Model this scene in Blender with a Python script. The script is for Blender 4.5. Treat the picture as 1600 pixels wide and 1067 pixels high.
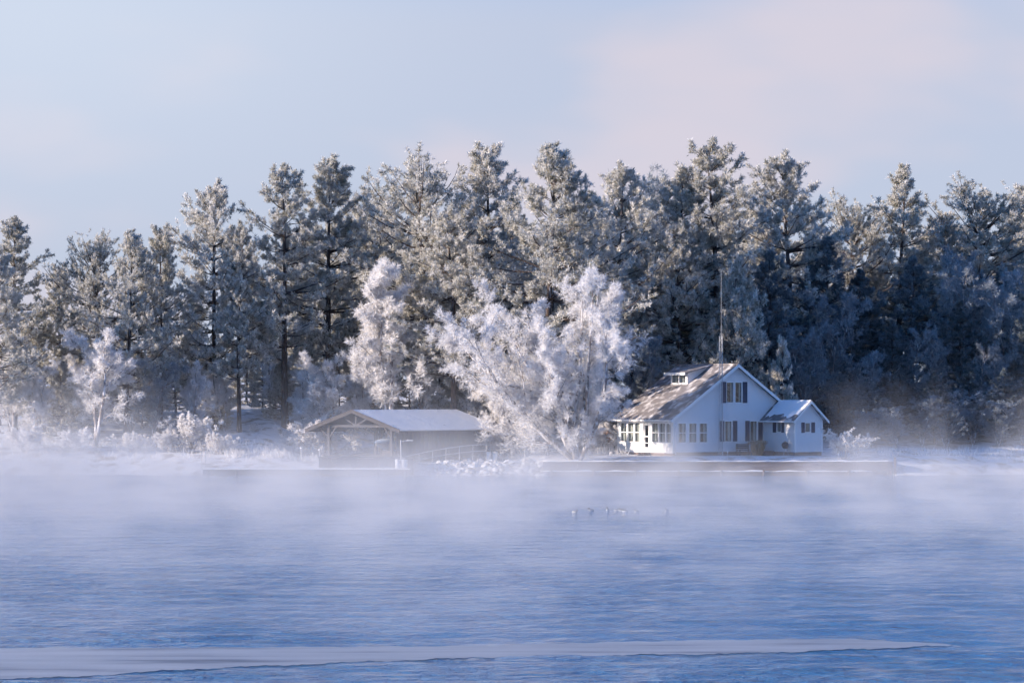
import bpy, math, random
import numpy as np
from mathutils import Vector, Matrix

for o in list(bpy.data.objects):
    bpy.data.objects.remove(o, do_unlink=True)
scene = bpy.context.scene
COL = scene.collection
R = math.radians

# ------------------------------------------------------------------ camera
CAM_Y, CAM_Z, FPX, HORIZ = -200.0, 5.5, 4200.0, 627.0
cam_d = bpy.data.cameras.new('camera')
cam = bpy.data.objects.new('camera', cam_d)
COL.objects.link(cam)
cam.location = (0, CAM_Y, CAM_Z)
cam.rotation_euler = (R(90), 0, 0)
cam_d.sensor_width = 36
cam_d.lens = FPX / 1600 * 36
cam_d.shift_y = (HORIZ - 533.5) / 1600
cam_d.clip_start = 1
cam_d.clip_end = 20000
scene.camera = cam

# ------------------------------------------------------------------ light and sky
SUN_EL, SUN_A = R(15.5), R(15)          # low sun from the left, a little towards the viewer
to_sun = Vector((-math.cos(SUN_A) * math.cos(SUN_EL), -math.sin(SUN_A) * math.cos(SUN_EL), math.sin(SUN_EL)))
sun_d = bpy.data.lights.new('sun', 'SUN')
sun_d.energy = 5.0
sun_d.angle = R(0.5)
sun_d.color = (1.0, 0.83, 0.69)
sun = bpy.data.objects.new('sun', sun_d)
COL.objects.link(sun)
sun.location = to_sun * 300
sun.rotation_euler = to_sun.to_track_quat('Z', 'Y').to_euler()

world = bpy.data.worlds.new('World')
scene.world = world
world.use_nodes = True
wn, wl = world.node_tree.nodes, world.node_tree.links
wn.clear()
w_out = wn.new('ShaderNodeOutputWorld')
w_bg = wn.new('ShaderNodeBackground')
w_bg.inputs['Strength'].default_value = 0.060
sky = wn.new('ShaderNodeTexSky')
sky.sky_type = 'NISHITA'
sky.sun_disc = False
sky.sun_elevation = SUN_EL
sky.sun_rotation = math.atan2(to_sun.x, to_sun.y)
sky.altitude = 100
sky.air_density = 1.0
sky.dust_density = 0.6
sky.ozone_density = 2.5
# thin pale cirrus and frost haze near the horizon, faintly pink banks higher up
tc = wn.new('ShaderNodeTexCoord')
sep = wn.new('ShaderNodeSeparateXYZ'); wl.new(tc.outputs['Generated'], sep.inputs[0])
mp = wn.new('ShaderNodeMapping'); mp.inputs['Scale'].default_value = (1.0, 1.0, 2.6)
mp.inputs['Location'].default_value = (0.35, 0.2, 0.1)
wl.new(tc.outputs['Generated'], mp.inputs['Vector'])
nz = wn.new('ShaderNodeTexNoise'); nz.inputs['Scale'].default_value = 7.0
nz.inputs['Detail'].default_value = 3.0; nz.inputs['Roughness'].default_value = 0.45
wl.new(mp.outputs['Vector'], nz.inputs['Vector'])
cr = wn.new('ShaderNodeMapRange'); cr.interpolation_type = 'SMOOTHSTEP'
cr.inputs['From Min'].default_value = 0.50; cr.inputs['From Max'].default_value = 0.72
cr.inputs['To Min'].default_value = 0.0; cr.inputs['To Max'].default_value = 0.8
bank = wn.new('ShaderNodeVectorMath'); bank.operation = 'SUBTRACT'; bank.inputs[1].default_value = (0.115, 0.98, 0.118)
wl.new(tc.outputs['Generated'], bank.inputs[0])
bank2 = wn.new('ShaderNodeVectorMath'); bank2.operation = 'MULTIPLY'; bank2.inputs[1].default_value = (10.5, 1.0, 26.0)
wl.new(bank.outputs[0], bank2.inputs[0])
blen = wn.new('ShaderNodeVectorMath'); blen.operation = 'LENGTH'; wl.new(bank2.outputs[0], blen.inputs[0])
bmr = wn.new('ShaderNodeMapRange'); bmr.interpolation_type = 'SMOOTHSTEP'
bmr.inputs['From Min'].default_value = 0.2; bmr.inputs['From Max'].default_value = 1.5; bmr.inputs['To Min'].default_value = 0.20; bmr.inputs['To Max'].default_value = 0.0
wl.new(blen.outputs['Value'], bmr.inputs['Value'])
nadd = wn.new('ShaderNodeMath'); nadd.operation = 'ADD'; wl.new(nz.outputs['Fac'], nadd.inputs[0]); wl.new(bmr.outputs['Result'], nadd.inputs[1])
wl.new(nadd.outputs[0], cr.inputs['Value'])
hz = wn.new('ShaderNodeMapRange'); hz.interpolation_type = 'SMOOTHSTEP'
hz.inputs['From Min'].default_value = 0.135; hz.inputs['From Max'].default_value = 0.22
hz.inputs['To Min'].default_value = 0.95; hz.inputs['To Max'].default_value = 0.0
wl.new(sep.outputs['Z'], hz.inputs['Value'])
mx1 = wn.new('ShaderNodeMix'); mx1.data_type = 'RGBA'
mx1.inputs['B'].default_value = (5.15, 5.55, 6.8, 1)
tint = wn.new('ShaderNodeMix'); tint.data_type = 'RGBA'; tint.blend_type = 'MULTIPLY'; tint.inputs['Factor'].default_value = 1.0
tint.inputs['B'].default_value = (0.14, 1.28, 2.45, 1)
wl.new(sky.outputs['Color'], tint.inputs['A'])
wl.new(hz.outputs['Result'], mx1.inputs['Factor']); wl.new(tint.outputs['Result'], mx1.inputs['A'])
mx2 = wn.new('ShaderNodeMix'); mx2.data_type = 'RGBA'
mx2.inputs['B'].default_value = (6.6, 6.05, 6.8, 1)
wl.new(cr.outputs['Result'], mx2.inputs['Factor']); wl.new(mx1.outputs['Result'], mx2.inputs['A'])
# whiter veil of cirrus in the upper left of the view
cv = wn.new('ShaderNodeVectorMath'); cv.operation = 'SUBTRACT'; cv.inputs[1].default_value = (-0.19, 0.97, 0.15); wl.new(tc.outputs['Generated'], cv.inputs[0])
cv2 = wn.new('ShaderNodeVectorMath'); cv2.operation = 'MULTIPLY'; cv2.inputs[1].default_value = (5.5, 1.0, 11.0); wl.new(cv.outputs[0], cv2.inputs[0])
cvl = wn.new('ShaderNodeVectorMath'); cvl.operation = 'LENGTH'; wl.new(cv2.outputs[0], cvl.inputs[0])
cvm = wn.new('ShaderNodeMapRange'); cvm.interpolation_type = 'SMOOTHSTEP'; cvm.inputs['From Min'].default_value = 0.0; cvm.inputs['From Max'].default_value = 1.3
cvm.inputs['To Min'].default_value = 0.75; cvm.inputs['To Max'].default_value = 0.0; wl.new(cvl.outputs['Value'], cvm.inputs['Value'])
mx3 = wn.new('ShaderNodeMix'); mx3.data_type = 'RGBA'; mx3.inputs['B'].default_value = (6.2, 6.95, 8.2, 1)
wl.new(cvm.outputs['Result'], mx3.inputs['Factor']); wl.new(mx2.outputs['Result'], mx3.inputs['A'])
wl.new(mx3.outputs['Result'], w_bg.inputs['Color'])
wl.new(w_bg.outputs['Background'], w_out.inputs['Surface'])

vs = scene.view_settings
vs.view_transform = 'Standard'; vs.look = 'None'; vs.gamma = 1.0; vs.use_curve_mapping = False
vs.exposure = 0.86
cy = scene.cycles
cy.max_bounces = 6; cy.diffuse_bounces = 3; cy.glossy_bounces = 3; cy.transparent_max_bounces = 10
cy.transmission_bounces = 4; cy.volume_bounces = 1
cy.volume_max_steps = 256
cy.use_denoising = True
cy.use_adaptive_sampling = True; cy.adaptive_threshold = 0.035
cy.caustics_reflective = False; cy.caustics_refractive = False

# ------------------------------------------------------------------ helpers
def X_at(px, y):
    """metres to the right of the lens axis of a thing y metres behind the sea wall"""
    return (px - 800) / FPX * (y - CAM_Y)
def Z_at(py, y):
    return CAM_Z + (HORIZ - py) / FPX * (y - CAM_Y)

def sstep(a, b, x):
    t = np.clip((np.asarray(x, float) - a) / (b - a), 0, 1)
    return t * t * (3 - 2 * t)

def tag(o, label, cat, group=None, kind=None):
    if label: o['label'] = label
    if cat: o['category'] = cat
    if group: o['group'] = group
    if kind: o['kind'] = kind
    return o
def thing(name, label, cat, loc=(0, 0, 0), rz=0.0, group=None):
    o = bpy.data.objects.new(name, None)
    COL.objects.link(o)
    o.location = loc; o.rotation_euler = (0, 0, rz); o.empty_display_size = 0.3
    return tag(o, label, cat, group)

class MB:
    def __init__(s): s.v = []; s.f = []
    def add(s, vs, fs):
        b = len(s.v); s.v += [tuple(p) for p in vs]; s.f += [tuple(i + b for i in f) for f in fs]; return s
    def box(s, x0, x1, y0, y1, z0, z1):
        v = [(x, y, z) for z in (z0, z1) for y in (y0, y1) for x in (x0, x1)]
        return s.add(v, [(0, 2, 3, 1), (4, 5, 7, 6), (0, 1, 5, 4), (2, 6, 7, 3), (0, 4, 6, 2), (1, 3, 7, 5)])
    def beam(s, p, q, w, h=None):
        h = h or w
        p, q = Vector(p), Vector(q); d = (q - p).normalized()
        up = Vector((0, 0, 1)) if abs(d.z) < 0.95 else Vector((0, 1, 0))
        a = d.cross(up).normalized(); b = a.cross(d).normalized()
        v = []
        for e in (p, q):
            for i, j in ((-1, -1), (1, -1), (1, 1), (-1, 1)):
                v.append(e + a * (i * w / 2) + b * (j * h / 2))
        return s.add(v, [(0, 1, 2, 3), (7, 6, 5, 4), (0, 4, 5, 1), (1, 5, 6, 2), (2, 6, 7, 3), (3, 7, 4, 0)])
    def rings(s, rings, cap=True):
        n = len(rings[0]); b = []
        for r in rings: b += list(r)
        f = []
        for k in range(len(rings) - 1):
            for i in range(n):
                j = (i + 1) % n
                f.append((k * n + i, k * n + j, (k + 1) * n + j, (k + 1) * n + i))
        if cap:
            f.append(tuple(range(n - 1, -1, -1))); f.append(tuple((len(rings) - 1) * n + i for i in range(n)))
        return s.add(b, f)
    def tube(s, pts, rad, n=8):
        pts = [Vector(p) for p in pts]
        if not hasattr(rad, '__len__'): rad = [rad] * len(pts)
        rs = []
        for i, p in enumerate(pts):
            d = (pts[min(i + 1, len(pts) - 1)] - pts[max(i - 1, 0)]).normalized()
            up = Vector((0, 0, 1)) if abs(d.z) < 0.9 else Vector((0, 1, 0))
            a = d.cross(up).normalized(); c = a.cross(d)
            rs.append([p + (a * math.cos(t) + c * math.sin(t)) * rad[i] for t in [2 * math.pi * k / n for k in range(n)]])
        return s.rings(rs)
    def lathe(s, prof, c=(0, 0, 0), n=14):
        return s.rings([[(c[0] + r * math.cos(t), c[1] + r * math.sin(t), c[2] + z) for t in [2 * math.pi * k / n for k in range(n)]] for r, z in prof])
    def slab(s, p, th):
        """four upper corners in order, thickness straight down"""
        top = [Vector(q) for q in p]; bot = [q - Vector((0, 0, th)) for q in top]
        return s.add(top + bot, [(0, 1, 2, 3), (7, 6, 5, 4), (0, 4, 5, 1), (1, 5, 6, 2), (2, 6, 7, 3), (3, 7, 4, 0)])
    def build(s, name, mat, parent=None, smooth=False):
        me = bpy.data.meshes.new(name); me.from_pydata(s.v, [], s.f); me.validate()
        import bmesh
        bm = bmesh.new(); bm.from_mesh(me); bmesh.ops.recalc_face_normals(bm, faces=bm.faces[:]); bm.to_mesh(me); bm.free()
        if smooth: me.polygons.foreach_set('use_smooth', [True] * len(me.polygons))
        return link(name, me, mat, parent)
def link(name, me, mat, parent=None):
    o = bpy.data.objects.new(name, me); COL.objects.link(o)
    if mat is not None and not me.materials: me.materials.append(mat)
    if parent is not None: o.parent = parent
    return o

def np_mesh(name, verts, faces_list, mat, frost=None, smooth=False):
    """numpy arrays to a mesh; faces_list holds (n,3) or (n,4) index arrays"""
    me = bpy.data.meshes.new(name)
    verts = np.asarray(verts, np.float32)
    me.vertices.add(len(verts)); me.vertices.foreach_set('co', verts.ravel())
    tot = np.concatenate([np.full(len(f), f.shape[1], np.int32) for f in faces_list])
    idx = np.concatenate([f.ravel() for f in faces_list]).astype(np.int32)
    me.loops.add(len(idx)); me.loops.foreach_set('vertex_index', idx)
    me.polygons.add(len(tot))
    me.polygons.foreach_set('loop_start', np.concatenate([[0], np.cumsum(tot)[:-1]]).astype(np.int32))
    me.polygons.foreach_set('loop_total', tot)
    if smooth: me.polygons.foreach_set('use_smooth', np.ones(len(tot), bool))
    if frost is not None:
        a = me.attributes.new('frost', 'FLOAT', 'POINT'); a.data.foreach_set('value', np.asarray(frost, np.float32))
    me.update(calc_edges=True)
    if mat is not None: me.materials.append(mat)
    return me

# ------------------------------------------------------------------ materials
def new_mat(name):
    m = bpy.data.materials.new(name); m.use_nodes = True
    nt = m.node_tree; nt.nodes.clear()
    out = nt.nodes.new('ShaderNodeOutputMaterial')
    return m, nt.nodes, nt.links, out
def plain(name, col, rough=0.7, var=0.18, scale=6.0, bump=0.15, metal=0.0, second=None, mask=(0.45, 0.62), spec=0.3, stretch=(1, 1, 1)):
    m, n, l, out = new_mat(name)
    b = n.new('ShaderNodeBsdfPrincipled'); l.new(b.outputs[0], out.inputs['Surface'])
    b.inputs['Roughness'].default_value = rough; b.inputs['Metallic'].default_value = metal
    b.inputs['Specular IOR Level'].default_value = spec
    t = n.new('ShaderNodeTexCoord'); mpg = n.new('ShaderNodeMapping'); mpg.inputs['Scale'].default_value = stretch
    l.new(t.outputs['Object'], mpg.inputs['Vector'])
    z = n.new('ShaderNodeTexNoise'); z.inputs['Scale'].default_value = scale; z.inputs['Detail'].default_value = 5
    l.new(mpg.outputs[0], z.inputs['Vector'])
    mixn = n.new('ShaderNodeMix'); mixn.data_type = 'RGBA'
    mixn.inputs['A'].default_value = tuple(c * (1 - var) for c in col) + (1,)
    mixn.inputs['B'].default_value = tuple(min(1, c * (1 + var)) for c in col) + (1,)
    l.new(z.outputs['Fac'], mixn.inputs['Factor'])
    res = mixn.outputs['Result']
    if second:
        z2 = n.new('ShaderNodeTexNoise'); z2.inputs['Scale'].default_value = scale * 0.37; z2.inputs['Detail'].default_value = 6
        l.new(mpg.outputs[0], z2.inputs['Vector'])
        mr = n.new('ShaderNodeMapRange'); mr.inputs['From Min'].default_value = mask[0]; mr.inputs['From Max'].default_value = mask[1]
        l.new(z2.outputs['Fac'], mr.inputs['Value'])
        m2 = n.new('ShaderNodeMix'); m2.data_type = 'RGBA'; m2.inputs['B'].default_value = tuple(second) + (1,)
        l.new(mr.outputs['Result'], m2.inputs['Factor']); l.new(res, m2.inputs['A']); res = m2.outputs['Result']
    l.new(res, b.inputs['Base Color'])
    if bump:
        bp = n.new('ShaderNodeBump'); bp.inputs['Strength'].default_value = bump; bp.inputs['Distance'].default_value = 0.05
        l.new(z.outputs['Fac'], bp.inputs['Height']); l.new(bp.outputs[0], b.inputs['Normal'])
    return m

def frost_leaf(name, leaf, frost, amount=1.0, trans=0.25):
    m, n, l, out = new_mat(name)
    at = n.new('ShaderNodeAttribute'); at.attribute_name = 'frost'
    oi = n.new('ShaderNodeObjectInfo')
    mu = n.new('ShaderNodeMath'); mu.operation = 'MULTIPLY_ADD'; mu.inputs[1].default_value = 0.3; mu.inputs[2].default_value = amount - 0.15
    l.new(oi.outputs['Random'], mu.inputs[0])
    m2 = n.new('ShaderNodeMath'); m2.operation = 'MULTIPLY'; m2.use_clamp = True
    l.new(at.outputs['Fac'], m2.inputs[0]); l.new(mu.outputs[0], m2.inputs[1])
    mixn = n.new('ShaderNodeMix'); mixn.data_type = 'RGBA'
    mixn.inputs['A'].default_value = tuple(leaf) + (1,); mixn.inputs['B'].default_value = tuple(frost) + (1,)
    l.new(m2.outputs[0], mixn.inputs['Factor'])
    d = n.new('ShaderNodeBsdfDiffuse'); tr = n.new('ShaderNodeBsdfTranslucent')
    l.new(mixn.outputs['Result'], d.inputs['Color']); l.new(mixn.outputs['Result'], tr.inputs['Color'])
    ms = n.new('ShaderNodeMixShader'); ms.inputs[0].default_value = trans
    l.new(d.outputs[0], ms.inputs[1]); l.new(tr.outputs[0], ms.inputs[2]); l.new(ms.outputs[0], out.inputs['Surface'])
    return m

def glass_mat():
    m, n, l, out = new_mat('window_glass')
    t = n.new('ShaderNodeBsdfTransparent'); t.inputs['Color'].default_value = (0.82, 0.86, 0.88, 1)
    g = n.new('ShaderNodeBsdfGlossy'); g.inputs['Roughness'].default_value = 0.03
    f = n.new('ShaderNodeLayerWeight'); f.inputs['Blend'].default_value = 0.5
    pw = n.new('ShaderNodeMath'); pw.operation = 'POWER'; pw.inputs[1].default_value = 4.0; l.new(f.outputs['Facing'], pw.inputs[0])
    ad = n.new('ShaderNodeMath'); ad.operation = 'MULTIPLY_ADD'; ad.inputs[1].default_value = 0.6; ad.inputs[2].default_value = 0.05; l.new(pw.outputs[0], ad.inputs[0])
    ms = n.new('ShaderNodeMixShader'); l.new(ad.outputs[0], ms.inputs[0]); l.new(t.outputs[0], ms.inputs[1]); l.new(g.outputs[0], ms.inputs[2])
    l.new(ms.outputs[0], out.inputs['Surface'])
    return m

M = {}
M['snow'] = plain('snow', (0.78, 0.79, 0.82), 0.75, 0.06, 3.0, 0.5)
M['snow_ground'] = plain('snow_ground', (0.66, 0.67, 0.70), 0.8, 0.1, 2.2, 0.9, second=(0.26, 0.23, 0.20), mask=(0.50, 0.66))
M['siding'] = plain('white_siding', (0.72, 0.73, 0.74), 0.5, 0.05, 1.5, 0.03)
M['trim'] = plain('white_trim', (0.82, 0.82, 0.81), 0.45, 0.03, 3, 0.0)
M['shutter'] = plain('navy_shutter', (0.035, 0.05, 0.09), 0.55, 0.2, 8, 0.1)
M['curtain'] = plain('curtain', (0.78, 0.73, 0.64), 0.9, 0.25, 9, 0.2, stretch=(3, 3, 0.3))
M['inside'] = plain('dim_interior', (0.10, 0.085, 0.07), 0.9, 0.3, 2, 0)
M['found'] = plain('foundation', (0.17, 0.13, 0.12), 0.85, 0.3, 5, 0.4)
M['wood_grey'] = plain('weathered_wood', (0.062, 0.06, 0.07), 0.8, 0.35, 4, 0.3, stretch=(1, 1, 6), second=(0.13, 0.13, 0.15), mask=(0.58, 0.78))
M['wood_dark'] = plain('dark_wood', (0.06, 0.055, 0.06), 0.85, 0.3, 5, 0.3)
M['wood_pale'] = plain('frosted_wood', (0.42, 0.43, 0.46), 0.8, 0.25, 6, 0.3)
M['seawall'] = plain('seawall_timber', (0.12, 0.095, 0.10), 0.85, 0.3, 2.5, 0.5, second=(0.32, 0.30, 0.33), mask=(0.55, 0.75), stretch=(0.4, 1, 2))
M['bark'] = plain('pine_bark', (0.075, 0.058, 0.052), 0.9, 0.35, 5, 0.7, stretch=(3, 3, 0.6), second=(0.33, 0.33, 0.36), mask=(0.56, 0.72))
M['bark_pale'] = plain('frosted_bark', (0.22, 0.19, 0.18), 0.9, 0.3, 6, 0.5, stretch=(2, 2, 0.7), second=(0.62, 0.62, 0.65), mask=(0.45, 0.62))
M['rock'] = plain('snowy_rock', (0.26, 0.25, 0.26), 0.85, 0.3, 3, 0.6, second=(0.68, 0.69, 0.72), mask=(0.42, 0.56))
M['steel'] = plain('galvanised_steel', (0.40, 0.42, 0.45), 0.5, 0.12, 6, 0.05, metal=0.4)
M['barrel'] = plain('white_plastic', (0.72, 0.73, 0.75), 0.45, 0.05, 4, 0.02)
M['cover'] = plain('blue_boat_cover', (0.22, 0.30, 0.45), 0.6, 0.15, 4, 0.3, second=(0.6, 0.63, 0.68), mask=(0.5, 0.7))
M['hull'] = plain('boat_hull', (0.35, 0.36, 0.40), 0.3, 0.08, 3, 0.0)
M['grill'] = plain('grill_enamel', (0.06, 0.06, 0.065), 0.4, 0.2, 5, 0.0)
M['tan_leaf'] = frost_leaf('dry_grass_blades', (0.26, 0.17, 0.085), (0.55, 0.48, 0.42), 0.5, 0.2)
M['tank'] = plain('rusty_tank', (0.33, 0.20, 0.14), 0.6, 0.3, 4, 0.1)
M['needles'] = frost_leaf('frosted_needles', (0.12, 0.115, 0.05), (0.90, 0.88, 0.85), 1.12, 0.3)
M['needles_dark'] = frost_leaf('shade_tinted_needles', (0.03, 0.045, 0.035), (0.50, 0.57, 0.64), 0.62, 0.15)  # shaded copy of the needles: blue shade put into leaf and frost colour
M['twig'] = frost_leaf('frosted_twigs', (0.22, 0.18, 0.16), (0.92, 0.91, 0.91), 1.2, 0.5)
M['twig_dark'] = frost_leaf('shade_tinted_twigs', (0.05, 0.055, 0.06), (0.52, 0.58, 0.64), 0.7, 0.2)  # twigs darkened and blued, the wood's shade painted into their colour
M['glass'] = glass_mat()

def roof_mat():
    m, n, l, out = new_mat('frosted_sun_dappled_shingles')
    b = n.new('ShaderNodeBsdfPrincipled'); l.new(b.outputs[0], out.inputs['Surface']); b.inputs['Roughness'].default_value = 0.85
    t = n.new('ShaderNodeTexCoord'); mpg = n.new('ShaderNodeMapping'); mpg.inputs['Rotation'].default_value = (0, 0, R(90))
    l.new(t.outputs['Object'], mpg.inputs['Vector'])
    br = n.new('ShaderNodeTexBrick'); br.inputs['Scale'].default_value = 1.0
    br.inputs['Brick Width'].default_value = 0.32; br.inputs['Row Height'].default_value = 0.16; br.inputs['Mortar Size'].default_value = 0.012
    br.inputs['Color1'].default_value = (0.13, 0.12, 0.125, 1); br.inputs['Color2'].default_value = (0.20, 0.185, 0.19, 1); br.inputs['Mortar'].default_value = (0.16, 0.14, 0.14, 1)
    l.new(mpg.outputs[0], br.inputs['Vector'])
    z = n.new('ShaderNodeTexNoise'); z.inputs['Scale'].default_value = 1.6; z.inputs['Detail'].default_value = 6
    l.new(t.outputs['Object'], z.inputs['Vector'])
    mr = n.new('ShaderNodeMapRange'); mr.inputs['From Min'].default_value = 0.50; mr.inputs['From Max'].default_value = 0.68
    mr.inputs['To Max'].default_value = 0.75
    l.new(z.outputs['Fac'], mr.inputs['Value'])
    mixn = n.new('ShaderNodeMix'); mixn.data_type = 'RGBA'; mixn.inputs['B'].default_value = (0.68, 0.67, 0.68, 1)  # frost patches that also paint sun dapples over a shade-darkened base
    l.new(mr.outputs[0], mixn.inputs['Factor']); l.new(br.outputs['Color'], mixn.inputs['A']); l.new(mixn.outputs['Result'], b.inputs['Base Color'])
    bp = n.new('ShaderNodeBump'); bp.inputs['Strength'].default_value = 0.5; bp.inputs['Distance'].default_value = 0.03
    l.new(br.outputs['Fac'], bp.inputs['Height']); bp.invert = True; l.new(bp.outputs[0], b.inputs['Normal'])
    return m
M['roof'] = roof_mat()

def water_mat():
    m, n, l, out = new_mat('lake_water')
    b = n.new('ShaderNodeBsdfPrincipled'); l.new(b.outputs[0], out.inputs['Surface'])
    b.inputs['Base Color'].default_value = (0.035, 0.15, 0.32, 1); b.inputs['Roughness'].default_value = 0.08
    b.inputs['IOR'].default_value = 1.33
    g = n.new('ShaderNodeNewGeometry')
    def noise(scale, stretch, detail, rough=0.55):
        mpg = n.new('ShaderNodeMapping'); mpg.inputs['Scale'].default_value = stretch; l.new(g.outputs['Position'], mpg.inputs['Vector'])
        z = n.new('ShaderNodeTexNoise'); z.inputs['Scale'].default_value = scale; z.inputs['Detail'].default_value = detail; z.inputs['Roughness'].default_value = rough
        l.new(mpg.outputs[0], z.inputs['Vector']); return z.outputs['Fac']
    a = noise(2.2, (0.8, 1.0, 1), 4, 0.65)
    c = noise(0.6, (0.6, 1.0, 1), 2)
    patch = noise(0.045, (0.35, 1.0, 1), 3)
    mr = n.new('ShaderNodeMapRange'); mr.inputs['From Min'].default_value = 0.38; mr.inputs['From Max'].default_value = 0.62
    mr.inputs['To Min'].default_value = 0.35; mr.inputs['To Max'].default_value = 1.0; l.new(patch, mr.inputs['Value'])
    s = n.new('ShaderNodeMath'); s.operation = 'MULTIPLY_ADD'; s.inputs[1].default_value = 1.5; l.new(c, s.inputs[0]); l.new(a, s.inputs[2])
    h = n.new('ShaderNodeMath'); h.operation = 'MULTIPLY'; l.new(s.outputs[0], h.inputs[0]); l.new(mr.outputs[0], h.inputs[1])
    bp = n.new('ShaderNodeBump'); bp.inputs['Strength'].default_value = 1.0; bp.inputs['Distance'].default_value = 0.42
    l.new(h.outputs[0], bp.inputs['Height']); l.new(bp.outputs[0], b.inputs['Normal'])
    return m
M['water'] = water_mat()

def ice_mat():
    m, n, l, out = new_mat('thin_ice')
    b = n.new('ShaderNodeBsdfPrincipled'); l.new(b.outputs[0], out.inputs['Surface'])
    b.inputs['Roughness'].default_value = 0.55; b.inputs['IOR'].default_value = 1.31
    g = n.new('ShaderNodeNewGeometry'); mpg = n.new('ShaderNodeMapping'); mpg.inputs['Scale'].default_value = (0.25, 1.2, 1)
    l.new(g.outputs['Position'], mpg.inputs['Vector'])
    z = n.new('ShaderNodeTexNoise'); z.inputs['Scale'].default_value = 0.9; z.inputs['Detail'].default_value = 6
    l.new(mpg.outputs[0], z.inputs['Vector'])
    mr = n.new('ShaderNodeValToRGB'); e = mr.color_ramp.elements
    e[0].position = 0.22; e[0].color = (0.05, 0.06, 0.09, 1); e[1].position = 0.44; e[1].color = (0.26, 0.29, 0.34, 1)
    x = mr.color_ramp.elements.new(0.62); x.color = (0.33, 0.36, 0.41, 1)
    l.new(z.outputs['Fac'], mr.inputs['Fac']); l.new(mr.outputs['Color'], b.inputs['Base Color'])
    bp = n.new('ShaderNodeBump'); bp.inputs['Strength'].default_value = 0.3; bp.inputs['Distance'].default_value = 0.01
    l.new(z.outputs['Fac'], bp.inputs['Height']); l.new(bp.outputs[0], b.inputs['Normal'])
    return m
M['ice'] = ice_mat()

# ------------------------------------------------------------------ terrain and water
WALL_X0, WALL_X1 = 2.3, 28.3
def vnoise(x, y, s, seed=0):
    x = np.asarray(x, float) * s + seed * 17.3; y = np.asarray(y, float) * s + seed * 5.7
    return (np.sin(x * 1.7 + 1.3 * np.sin(y * 1.1)) + np.sin(y * 2.1 + 1.7 * np.sin(x * 0.7 + 2)) + np.sin((x + y) * 3.1) * 0.5) / 2.5
def ground(x, y):
    x = np.asarray(x, float); y = np.asarray(y, float)
    wall = sstep(WALL_X0 - 0.15, WALL_X0 + 0.1, x) * (1 - sstep(WALL_X1 - 0.1, WALL_X1 + 0.15, x))
    sh = 4.5 * sstep(29, 40, x) + 1.5 * sstep(-22, -30, x) + 0.5 * vnoise(x, 0 * x, 0.35)
    d = y - sh
    nat = -0.6 + 0.62 * sstep(-3, -0.6, d) + 0.75 * sstep(-0.8, 1.2, d) + 0.55 * sstep(0.8, 4.5, d) + 0.05 * vnoise(x, y, 1.6, 2)
    land = -0.8 + 1.85 * sstep(0.05, 0.22, y) + 0.28 * sstep(0.5, 4, y) + 0.02 * vnoise(x, y, 1.3, 1)
    z = nat * (1 - wall) + land * wall
    boat = sstep(-17.5, -16, x) * (1 - sstep(0.0, 1.5, x)) * sstep(0.5, 2.0, y) * (1 - sstep(13, 16, y))
    z = z * (1 - boat) + np.minimum(z, 0.9) * boat
    hill = 3.0 * sstep(8, 32, y) + 2.2 * sstep(28, 70, y) + 0.7 * sstep(3, 9, y) * sstep(-17, -20, x)
    hill = hill * (1 - 0.55 * sstep(8, 20, x) * (1 - sstep(18, 30, y)))
    z = z + hill * (1 - boat) + 0.18 * vnoise(x, y, 0.5, 3) * sstep(9, 16, y)
    edge = np.maximum(sstep(110, 150, np.abs(x)), sstep(110, 150, y))
    return z * (1 - edge) - 2.0 * edge
def gz(x, y): return float(ground(x, y))

xs = np.unique(np.round(np.concatenate([np.arange(-152, -48, 3.0), np.arange(-48, 48, 0.5), np.arange(48, 153, 3.0),
      [WALL_X0 - .15, WALL_X0, WALL_X0 + .1, WALL_X1 - .1, WALL_X1 + .15]]), 3))
ys = np.unique(np.round(np.concatenate([np.arange(-4, 0, .5), [0.05, .1, .16, .22], np.arange(.4, 16, 0.4), np.arange(16, 50, 1.2), np.arange(50, 153, 3.5)]), 3))
gx, gy = np.meshgrid(xs, ys)
gv = np.stack([gx, gy, ground(gx, gy)], -1).reshape(-1, 3)
nx, ny = len(xs), len(ys)
ii, jj = np.meshgrid(np.arange(nx - 1), np.arange(ny - 1))
a0 = (jj * nx + ii).ravel()
terrain = link('snowy_ground', np_mesh('snowy_ground', gv, [np.stack([a0, a0 + 1, a0 + nx + 1, a0 + nx], -1)], M['snow_ground'], smooth=True), None)
terrain['kind'] = 'structure'


# thin sheet of new ice drifting near the viewer
rng = np.random.default_rng(5)
top_e, bot_e = [], []
for px in np.arange(-120, 1501, 4):
    f = (px + 120) / 1620
    yt = np.interp(px, [-120, 300, 700, 1000, 1300, 1450, 1500], [1012, 1012, 1009, 1002, 997, 1004, 1009])
    yb = np.interp(px, [-120, 100, 300, 560, 800, 1150, 1350, 1450, 1500], [1062, 1058, 1045, 1034, 1025, 1021, 1014, 1009, 1010])
    yt += 0.5 * math.sin(px * .05) + 0.4 * math.sin(px * .131); yb += 0.8 * math.sin(px * .041 + 1) + 0.5 * math.sin(px * .117) + 0.35 * math.sin(px * .31 + 2) + rng.normal(0, 0.3)
    for py, L in ((yt, top_e), (yb, bot_e)):
        dist = CAM_Z * FPX / (py - HORIZ)
        L.append(((px - 800) / FPX * dist, dist + CAM_Y))
n = len(top_e)
iv = [(x, y, 0.006) for x, y in top_e] + [(x, y, 0.006) for x, y in bot_e]
fi = []
for i in range(n - 1):
    fi += [(n + i, n + i + 1, i + 1, i)]
ice = link('ice_sheet', np_mesh('ice_sheet', iv, [np.array(fi)], M['ice']), None)
ice.data.shade_flat()
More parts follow.
